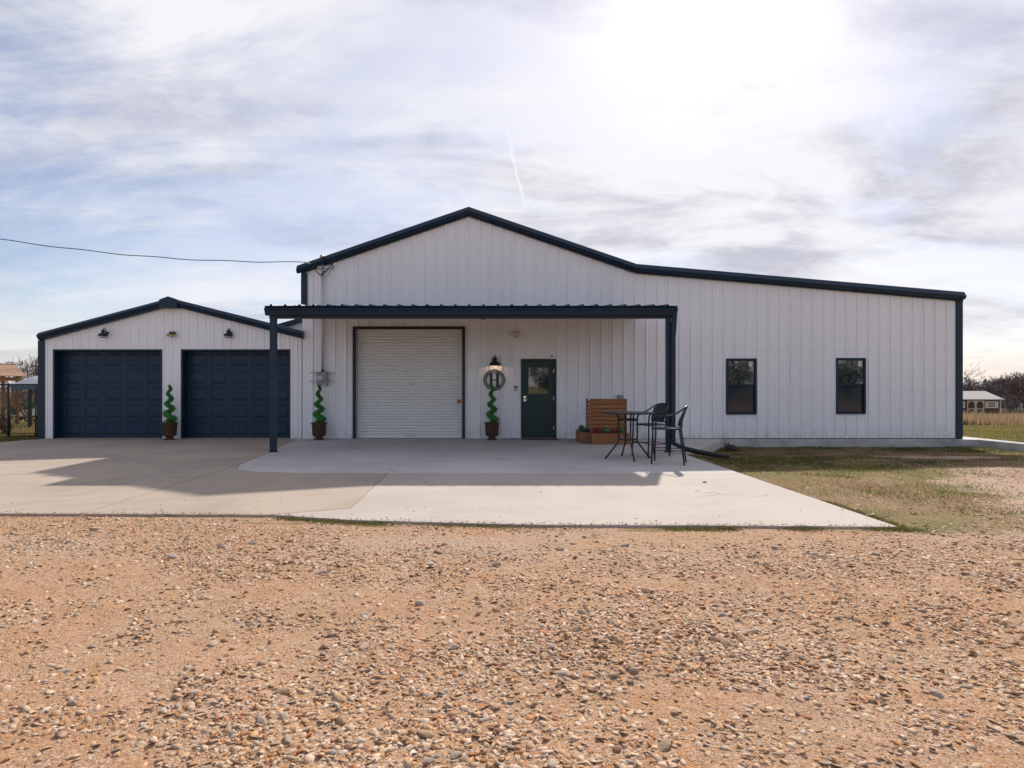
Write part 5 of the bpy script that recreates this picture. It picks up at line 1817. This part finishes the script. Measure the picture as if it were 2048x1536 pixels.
for i in range(n):
    a, b = i / n, (i + 1) / n
    xa, xb = tx0 + (tx1 - tx0) * a, tx0 + (tx1 - tx0) * b
    ya, yb = TD - 0.02 + 0.03 * math.sin(a * 60), TD - 0.02 + 0.03 * math.sin(b * 60)
    m.add([(xa, ya, zv + 0.04 * math.sin(a * 50)), (xb, yb, zv + 0.04 * math.sin(b * 50)), (xb, TD, zt_), (xa, TD, zt_)], [(0, 1, 2, 3)])
m.box(tx0 - 0.02, tx0 - 0.005, TD, TD + 2.9, zv, zt_)
m.box(tx0, tx1, TD + 2.9, TD + 2.915, zv, zt_)
m.build('valance', 'tent_valance', tent)
for x, y in ((tx(57), TD + 0.1), (tx(131), TD + 0.1), (tx0 + 0.06, TD + 2.8), (tx1 - 0.06, TD + 2.8)):
    MB().box(x - 0.07, x + 0.07, y - 0.07, y + 0.07, tzg - 0.05, tz(772)).build('post', 'black_metal', tent, bevel=0.01)

# pickup, nose to the left, mostly behind the garage
CD = 55.0
cxp, _, czp = gp(50, CD)
car = thing('pickup_truck', 'white pickup truck parked far behind the tent', 'truck', (cxp, CD, czp))
# side profile in metres from the nose
side = [(0.05, 0.55), (0.02, 0.78), (0.10, 1.02), (1.35, 1.12), (2.0, 1.72), (2.25, 1.80), (3.35, 1.80), (3.70, 1.18), (5.55, 1.16), (5.60, 0.55)]
MB().prism([(a, b) for a, b in reversed(side)][::-1][::-1], -0.92, 0.92).build('body', 'car_white', car, bevel=0.05, local=True)
MB().prism([(1.55, 1.18), (2.70, 1.18), (2.70, 1.68), (2.06, 1.68)], -0.935, -0.915).build('side_window', 'glass_dark', car, local=True)
MB().prism([(2.78, 1.18), (3.52, 1.18), (3.28, 1.68), (2.78, 1.68)], -0.935, -0.915).build('side_window', 'glass_dark', car, local=True)
m = MB().add([(1.37, -0.78, 1.15), (1.37, 0.78, 1.15), (1.97, 0.70, 1.73), (1.97, -0.70, 1.73)], [(0, 1, 2, 3)]); m.build('windscreen', 'glass_dark', car, local=True)
for wx in (0.95, 4.55):
    for wy in (-0.90, 0.72):
        wo = MB().lathe([(0.30, 0), (0.39, 0.02), (0.39, 0.20), (0.30, 0.22)], 24, (wx, wy + 0.2, 0.38), 'Y').build('wheel', 'tyre', car, local=True)
        MB().lathe([(0.22, 0), (0.21, 0.02), (0.05, 0.03)], 18, (wx, wy - 0.02, 0.38), 'Y').build('rim', 'galvanised', wo, local=True)
for wy in (-0.7, 0.5):
    MB().box(0.03, 0.14, wy, wy + 0.22, 0.82, 0.98).build('headlight', 'lens_clear', car, local=True)
MB().box(-0.03, 0.10, -0.90, 0.90, 0.42, 0.60).build('bumper', 'galvanised', car, bevel=0.03, local=True)

UD = 100.0
up_ = thing('utility_pole', 'wooden utility pole far behind the tent by the garage corner', 'pole', gp(72.5, UD))
MB().tube([(0, 0, -0.3), (0, 0, 8.9)], [0.16, 0.12], 10).build('pole', 'pole_wood', up_, smooth=True, local=True)
MB().box(-0.9, 0.9, -0.08, 0.08, 7.9, 8.05).build('cross_arm', 'pole_wood', up_, local=True)
MB().lathe([(0.22, 0), (0.24, 0.1), (0.24, 0.75), (0.2, 0.85)], 14, (0.42, 0, 6.4)).build('transformer', 'meter_grey', up_, local=True)

# ------------------------------------------------------------------ stones and gravel
def ico():
    t = (1 + 5 ** 0.5) / 2
    v = np.array([(-1, t, 0), (1, t, 0), (-1, -t, 0), (1, -t, 0), (0, -1, t), (0, 1, t), (0, -1, -t), (0, 1, -t), (t, 0, -1), (t, 0, 1), (-t, 0, -1), (-t, 0, 1)], float)
    v /= np.linalg.norm(v, axis=1)[:, None]
    f = np.array([(0, 11, 5), (0, 5, 1), (0, 1, 7), (0, 7, 10), (0, 10, 11), (1, 5, 9), (5, 11, 4), (11, 10, 2), (10, 7, 6), (7, 1, 8), (3, 9, 4), (3, 4, 2), (3, 2, 6), (3, 6, 8), (3, 8, 9),
                  (4, 9, 5), (2, 4, 11), (6, 2, 10), (8, 6, 7), (9, 8, 1)])
    return v, f


IV, IF = ico()
PAL = np.array([(0.54, 0.41, 0.30), (0.60, 0.49, 0.39), (0.49, 0.31, 0.185), (0.64, 0.55, 0.46), (0.42, 0.36, 0.32), (0.52, 0.34, 0.20), (0.46, 0.235, 0.115), (0.24, 0.15, 0.11), (0.57, 0.45, 0.34)])
PAL = PAL * np.array([0.98, 0.88, 0.80])
PW = np.array([0.24, 0.15, 0.15, 0.07, 0.05, 0.14, 0.08, 0.02, 0.16]); PW /= PW.sum()


def slab_front(x):
    return np.interp(x, [-16, -5.5, -4.55, -2.36, -1.45, 0.4, 4.23, 4.30, 4.6], [6.9, 6.78, 6.76, 6.71, 6.46, 6.25, 6.15, 6.15, 20])


def scatter(n, ylo, yhi, smin, smax, g, power=2.2, patch=True, taper=0.0):
    # even over the picture-visible wedge of ground, thinned by patches
    out = []
    tot = 0
    while tot < n:
        k = n * 2
        y = g.uniform(ylo, yhi, k)
        x = g.uniform(-1.0, 1.0, k) * (0.95 * yhi + 0.8)
        ok = (x > -0.86 * y - 0.7) & (x < 0.95 * y + 0.7) & (y < slab_front(x) - 0.03)
        if taper:
            ok &= g.random(k) < sstep(yhi, yhi - taper, y)
            if ylo > 2: ok &= g.random(k) < sstep(ylo, ylo + taper, y)
        if patch:
            dens = 0.10 + 0.90 * sstep(0.36, 0.64, 0.6 * fbm(x * 0.6 + 0.35 * y, y * 1.3, 0.9) + 0.4 * fbm(x, y, 3.1))
            ok &= g.random(k) < dens
        l, p, m = zone(x, y)
        ok &= g.random(k) > l * 0.85
        x, y = x[ok], y[ok]
        out.append(np.stack([x, y], 1)); tot += len(x)
    xy = np.concatenate(out)[:n]
    s = smin + (smax - smin) * g.random(n) ** (power + 0.8)
    return xy, s


def stone_batch(xy, s, g):
    N = len(s)
    V = IV[None] * (1 + g.uniform(-0.38, 0.34, (N, 12, 1)))
    sc = np.stack([g.uniform(0.8, 1.5, N), g.uniform(0.6, 1.0, N), g.uniform(0.12, 0.36, N)], 1)
    V = V * (sc * s[:, None])[:, None, :]
    tilt = g.normal(0, 0.28, (N, 2))
    V[:, :, 2] += V[:, :, 0] * tilt[:, None, 0] + V[:, :, 1] * tilt[:, None, 1]
    a = g.random(N) * 6.283
    c, sn = np.cos(a)[:, None], np.sin(a)[:, None]
    x = V[:, :, 0] * c - V[:, :, 1] * sn + xy[:, None, 0]
    y = V[:, :, 0] * sn + V[:, :, 1] * c + xy[:, None, 1]
    z = V[:, :, 2] + (ground_z(xy[:, 0], xy[:, 1]) + s * sc[:, 2] * g.uniform(-0.55, 0.25, N))[:, None]
    co = np.stack([x, y, z], -1).reshape(-1, 3)
    F = (IF[None] + (np.arange(N) * 12)[:, None, None]).reshape(-1, 3)
    col = PAL[g.choice(len(PAL), N, p=PW)] * g.uniform(0.82, 1.10, (N, 1))
    return co, F, np.repeat(col, 12, 0)


OV = np.array([(1, 0, 0), (-0.5, 0.87, 0), (-0.5, -0.87, 0), (0.1, 0.1, 0.62)])
OF = np.array([(0, 1, 3), (1, 2, 3), (2, 0, 3)])


def fines(n, ylo, yhi, smin, smax, g):
    """small sharp chips lying between the stones"""
    xy, s = scatter(n, ylo, yhi, smin, smax, g, 1.2, patch=False)
    V = OV[None] * (1 + g.uniform(-0.4, 0.4, (n, 4, 3)))
    a = g.random(n) * 6.283
    c, sn = np.cos(a)[:, None], np.sin(a)[:, None]
    x = (V[:, :, 0] * c - V[:, :, 1] * sn) * s[:, None] + xy[:, None, 0]
    y = (V[:, :, 0] * sn + V[:, :, 1] * c) * s[:, None] + xy[:, None, 1]
    z = V[:, :, 2] * s[:, None] + (ground_z(xy[:, 0], xy[:, 1]) + s * 0.12)[:, None]
    co = np.stack([x, y, z], -1).reshape(-1, 3)
    F = (OF[None] + (np.arange(n) * 4)[:, None, None]).reshape(-1, 3)
    col = PAL[g.choice(len(PAL), n, p=PW)] * g.uniform(0.8, 1.1, (n, 1))
    return co, F, np.repeat(col, 4, 0)


def spill(n, g):
    """grit carried onto the edge of the concrete"""
    x = g.uniform(-7.5, 4.2, n)
    y = slab_front(x) + np.abs(g.normal(0, 0.05, n)) + 0.004 + (g.random(n) < 0.12) * g.random(n) * 0.9
    s = g.uniform(0.003, 0.011, n)
    co, F, K = stone_batch(np.stack([x, y], 1), s, g)
    lift = 0.003 + 0.1 * s - ground_z(x, y)
    co[:, 2] += np.repeat(lift, 12)
    return co, F, K


def build_gravel():
    g = np.random.default_rng(3)
    parts = [fines(60000, 1.9, 4.0, 0.002, 0.0065, g), fines(50000, 4.0, 7.0, 0.003, 0.009, g), spill(900, g)]
    for n, ylo, yhi, smin, smax in ((38000, 1.9, 4.4, 0.0035, 0.025), (32000, 2.9, 6.0, 0.0045, 0.025), (17000, 4.6, 7.6, 0.006, 0.024), (7000, 6.2, 13.0, 0.008, 0.024)):
        parts.append(stone_batch(*scatter(n, ylo, yhi, smin, smax, g, taper=1.4), g))
    n = 0; C, F, K = [], [], []
    for co, f, k in parts:
        C.append(co); F.append(f + n); K.append(k); n += len(co)
    me = np_mesh('gravel', np.concatenate(C), np.concatenate(F))
    set_col(me, np.concatenate(K))
    o = link_mesh('gravel', me, 'stone_col', ground)
    o['kind'] = 'stuff'
    # the largest stones singly
    protos = []
    for k in range(14):
        gg = np.random.default_rng(100 + k)
        import bmesh
        bm = bmesh.new()
        bmesh.ops.create_icosphere(bm, subdivisions=2, radius=1.0)
        sc = (gg.uniform(1.0, 1.4), gg.uniform(0.7, 0.95), gg.uniform(0.38, 0.6))
        planes = [(Vector(gg.normal(size=3)).normalized(), gg.uniform(0.62, 0.9)) for _ in range(9)]
        for v in bm.verts:
            for nn, dd in planes:
                q = v.co.dot(nn)
                if q > dd: v.co -= nn * (q - dd) * 0.9
            v.co *= 1 + gg.normal() * 0.025
            v.co = Vector((v.co.x * sc[0], v.co.y * sc[1], v.co.z * sc[2]))
        me = bpy.data.meshes.new('stone')
        bm.to_mesh(me); bm.free()
        me.materials.append(MATS['stone_single'])
        protos.append(me)
    g = np.random.default_rng(8)
    xy1, s1 = scatter(190, 2.1, 4.2, 0.018, 0.036, g, 2.0)
    xy2, s2 = scatter(110, 4.2, 6.8, 0.022, 0.050, g, 2.0)
    xy = np.concatenate([xy1, xy2]); s = np.concatenate([s1, s2])
    zz = ground_z(xy[:, 0], xy[:, 1])
    for i in range(len(s)):
        o = bpy.data.objects.new('stone', protos[i % len(protos)])
        o.location = (xy[i, 0], xy[i, 1], zz[i] + s[i] * g.uniform(0.0, 0.22))
        o.rotation_euler = (g.normal(0, 0.2), g.normal(0, 0.2), g.uniform(0, 6.28))
        o.scale = (s[i],) * 3
        o.parent = ground
        COL.objects.link(o)


build_gravel()

# a few stray pebbles on the apron
for px, py, r, lab in ((1409, 965, 0.028, 'dark pebble lying alone on the pale apron near its right edge'), (1081, 984, 0.012, 'tiny orange pebble lying on the pale apron'),
                       (1312, 1042, 0.011, 'tiny dark pebble near the front edge of the apron')):
    d_ = 1728 / (py - 772)
    x_ = (px - 970) * d_ / 1200
    o = bpy.data.objects.new('pebble', bpy.data.meshes['stone'])
    o.location = (x_, d_, r * 0.35); o.scale = (r,) * 3
    COL.objects.link(o)
    tag(o, lab, 'pebble', 'pebbles on the apron')


# ------------------------------------------------------------------ grass
def blades(name, xy, h, w, cols, label, parent=None, lean=0.45, seed=1):
    g = np.random.default_rng(seed)
    N = len(xy)
    z = ground_z(xy[:, 0], xy[:, 1]) - 0.004
    a = g.random(N) * 6.283
    wx, wy = np.cos(a) * w / 2, np.sin(a) * w / 2
    ln = g.normal(0, lean, (N, 2)) * h[:, None]
    b0 = np.stack([xy[:, 0] - wx, xy[:, 1] - wy, z], 1)
    b1 = np.stack([xy[:, 0] + wx, xy[:, 1] + wy, z], 1)
    tp = np.stack([xy[:, 0] + ln[:, 0], xy[:, 1] + ln[:, 1], z + h], 1)
    co = np.stack([b0, b1, tp], 1).reshape(-1, 3)
    me = np_mesh(name, co, np.arange(3 * N).reshape(N, 3))
    set_col(me, np.repeat(cols, 3, 0))
    o = link_mesh(name, me, 'blade_col', parent)
    return tag(o, label, 'grass', kind='stuff')


GREEN = np.array((0.085, 0.110, 0.030)); STRAW = np.array((0.30, 0.205, 0.105)); BROWN = np.array((0.20, 0.125, 0.075)); LIME = np.array((0.135, 0.165, 0.04))


def lawn():
    g = np.random.default_rng(21)
    n = 150000
    y = g.uniform(6.8, 16.3, n); x = g.uniform(4.22, 17, n)
    l, p, m = zone(x, y)
    ok = (g.random(n) < l * (0.25 + 0.75 * sstep(0.35, 0.6, fbm(x, y, 1.4)))) & (x > 4.23 + 2.24 * np.clip((y - 12.6) / 3.65, 0, 2)) & ~((y > 16.2) | ((x > 13.3) & (y > 14.8)))
    x, y = x[ok], y[ok]
    x2 = np.concatenate([x]); y2 = np.concatenate([y])
    gr = sstep(0.36, 0.58, fbm(x2 * 0.7, y2 * 1.5 + 20, 0.8) + 0.10 * sstep(14.3, 15.8, y2))
    br = sstep(0.45, 0.7, fbm(x2 + 31, y2 * 1.3, 1.0))
    k = g.random(len(x2))
    cols = np.where((k < gr * 0.8)[:, None], np.where((y2 < 11)[:, None], LIME, GREEN), np.where((g.random(len(x2)) < br)[:, None], BROWN, STRAW)) * g.uniform(0.7, 1.3, (len(x2), 1))
    h = g.uniform(0.015, 0.050, len(x2)) * (0.6 + 0.9 * gr) + (g.random(len(x2)) < 0.03) * 0.04
    blades('lawn_grass', np.stack([x2, y2], 1), h, g.uniform(0.006, 0.012, len(x2)), cols, 'short patchy half dead lawn right of the concrete patio', lean=0.6)
    # left lawn by the fence
    n = 22000
    y = g.uniform(14.3, 19.0, n); x = g.uniform(-18, -12.05, n)
    ok = (y > 14.6 + 0.22 * (x + 16)) & ~((x > -12.4) & (y < 16.2))
    x, y = x[ok], y[ok]
    cols = np.where((g.random(len(x)) < 0.7)[:, None], GREEN, STRAW) * g.uniform(0.7, 1.3, (len(x), 1))
    blades('yard_grass', np.stack([x, y], 1), g.uniform(0.03, 0.09, len(x)), g.uniform(0.008, 0.016, len(x)), cols, 'green lawn strip at the foot of the chain link fence', seed=2)
    # yard behind the fence
    n = 26000
    y = g.uniform(19, 48, n); x = (g.uniform(-60, 110, n) - 970) * y / 1200
    cols = np.where((g.random(n) < 0.35)[:, None], GREEN * 1.2, STRAW * 1.2) * g.uniform(0.7, 1.3, (n, 1))
    blades('back_yard_grass', np.stack([x, y], 1), g.uniform(0.05, 0.14, n), g.uniform(0.02, 0.04, n), cols, 'yellowing grass of the back yard beyond the fence', seed=3)
    # weeds along the slab edge
    n = 60000
    x = g.uniform(-6.5, 4.6, n)
    y = slab_front(np.minimum(x, 4.25)) - np.abs(g.normal(0, 0.06, n)) - 0.015
    side = g.random(n) < 0.15
    yy = g.uniform(6.1, 9.5, n)
    x = np.where(side, 4.245 + np.abs(g.normal(0, 0.07, n)), x); y = np.where(side, yy, y)
    f = vnoise(x, y * 0 + 3, 1.7)
    keep = np.where(side, sstep(0.35, 0.6, vnoise(x * 0 + 7, y, 1.5)), sstep(0.62, 0.86, f) * 0.55)
    keep = np.maximum(keep, np.exp(-((x - 3.25) / 0.16) ** 2 * 1.0) * (y < 6.4) * 0.8)
    keep = np.maximum(keep, np.exp(-((x - 4.2) / 0.22) ** 2 - ((y - 6.15) / 0.2) ** 2))
    keep = np.maximum(keep, np.exp(-((x - 2.45) / 0.12) ** 2) * (y < 6.4) * 0.8)
    keep = np.maximum(keep, np.exp(-((x + 0.0) / 0.7) ** 2) * 0.25)
    ok = (g.random(n) < keep * 0.55) & ~((x < 4.235) & (y > slab_front(np.minimum(x, 4.25)) - 0.012))
    x, y = x[ok], y[ok]
    cols = np.where((g.random(len(x)) < 0.6)[:, None], LIME, STRAW * 0.8) * g.uniform(0.6, 1.2, (len(x), 1))
    blades('edge_weeds', np.stack([x, y], 1), g.uniform(0.015, 0.045, len(x)), g.uniform(0.005, 0.010, len(x)), cols, 'thin green weeds along the front edge of the concrete', seed=4, lean=0.7)
    # right meadow: mown green, then tall straw
    n = 30000
    y = g.uniform(17.5, 42, n); x = (g.uniform(1900, 2120, n) - 970) * y / 1200
    ok = ~((x < 14.6) & (y < 27.2))
    x, y = x[ok], y[ok]; n = len(x)
    cols = np.where((g.random(n) < 0.15 + 0.6 * sstep(0.35, 0.65, fbm(x, y * 2, 0.4)))[:, None], LIME * 1.1, STRAW) * g.uniform(0.7, 1.25, (n, 1))
    blades('mown_meadow', np.stack([x, y], 1), g.uniform(0.04, 0.11, n), g.uniform(0.02, 0.04, n), cols, 'mown yellow green grass right of the building', seed=5)
    n = 30000
    y = g.uniform(37, 79, n); x = (g.uniform(1850, 2160, n) - 970) * y / 1200
    y = np.where(y < 48, y + 5 * fbm(x, y, 0.22), y)
    cols = np.array((0.36, 0.255, 0.150)) * g.uniform(0.65, 1.2, (n, 1)) * np.where((g.random(n) < 0.2)[:, None], np.array((0.7, 0.62, 0.6)), 1.0)
    blades('tall_grass', np.stack([x, y], 1), g.uniform(0.35, 0.85, n) * (0.45 + 1.0 * fbm(x, y, 0.5)) + (g.random(n) < 0.06) * 0.35, g.uniform(0.03, 0.06, n), cols, 'tall straw coloured grass in front of the shed', seed=6, lean=0.16)


lawn()
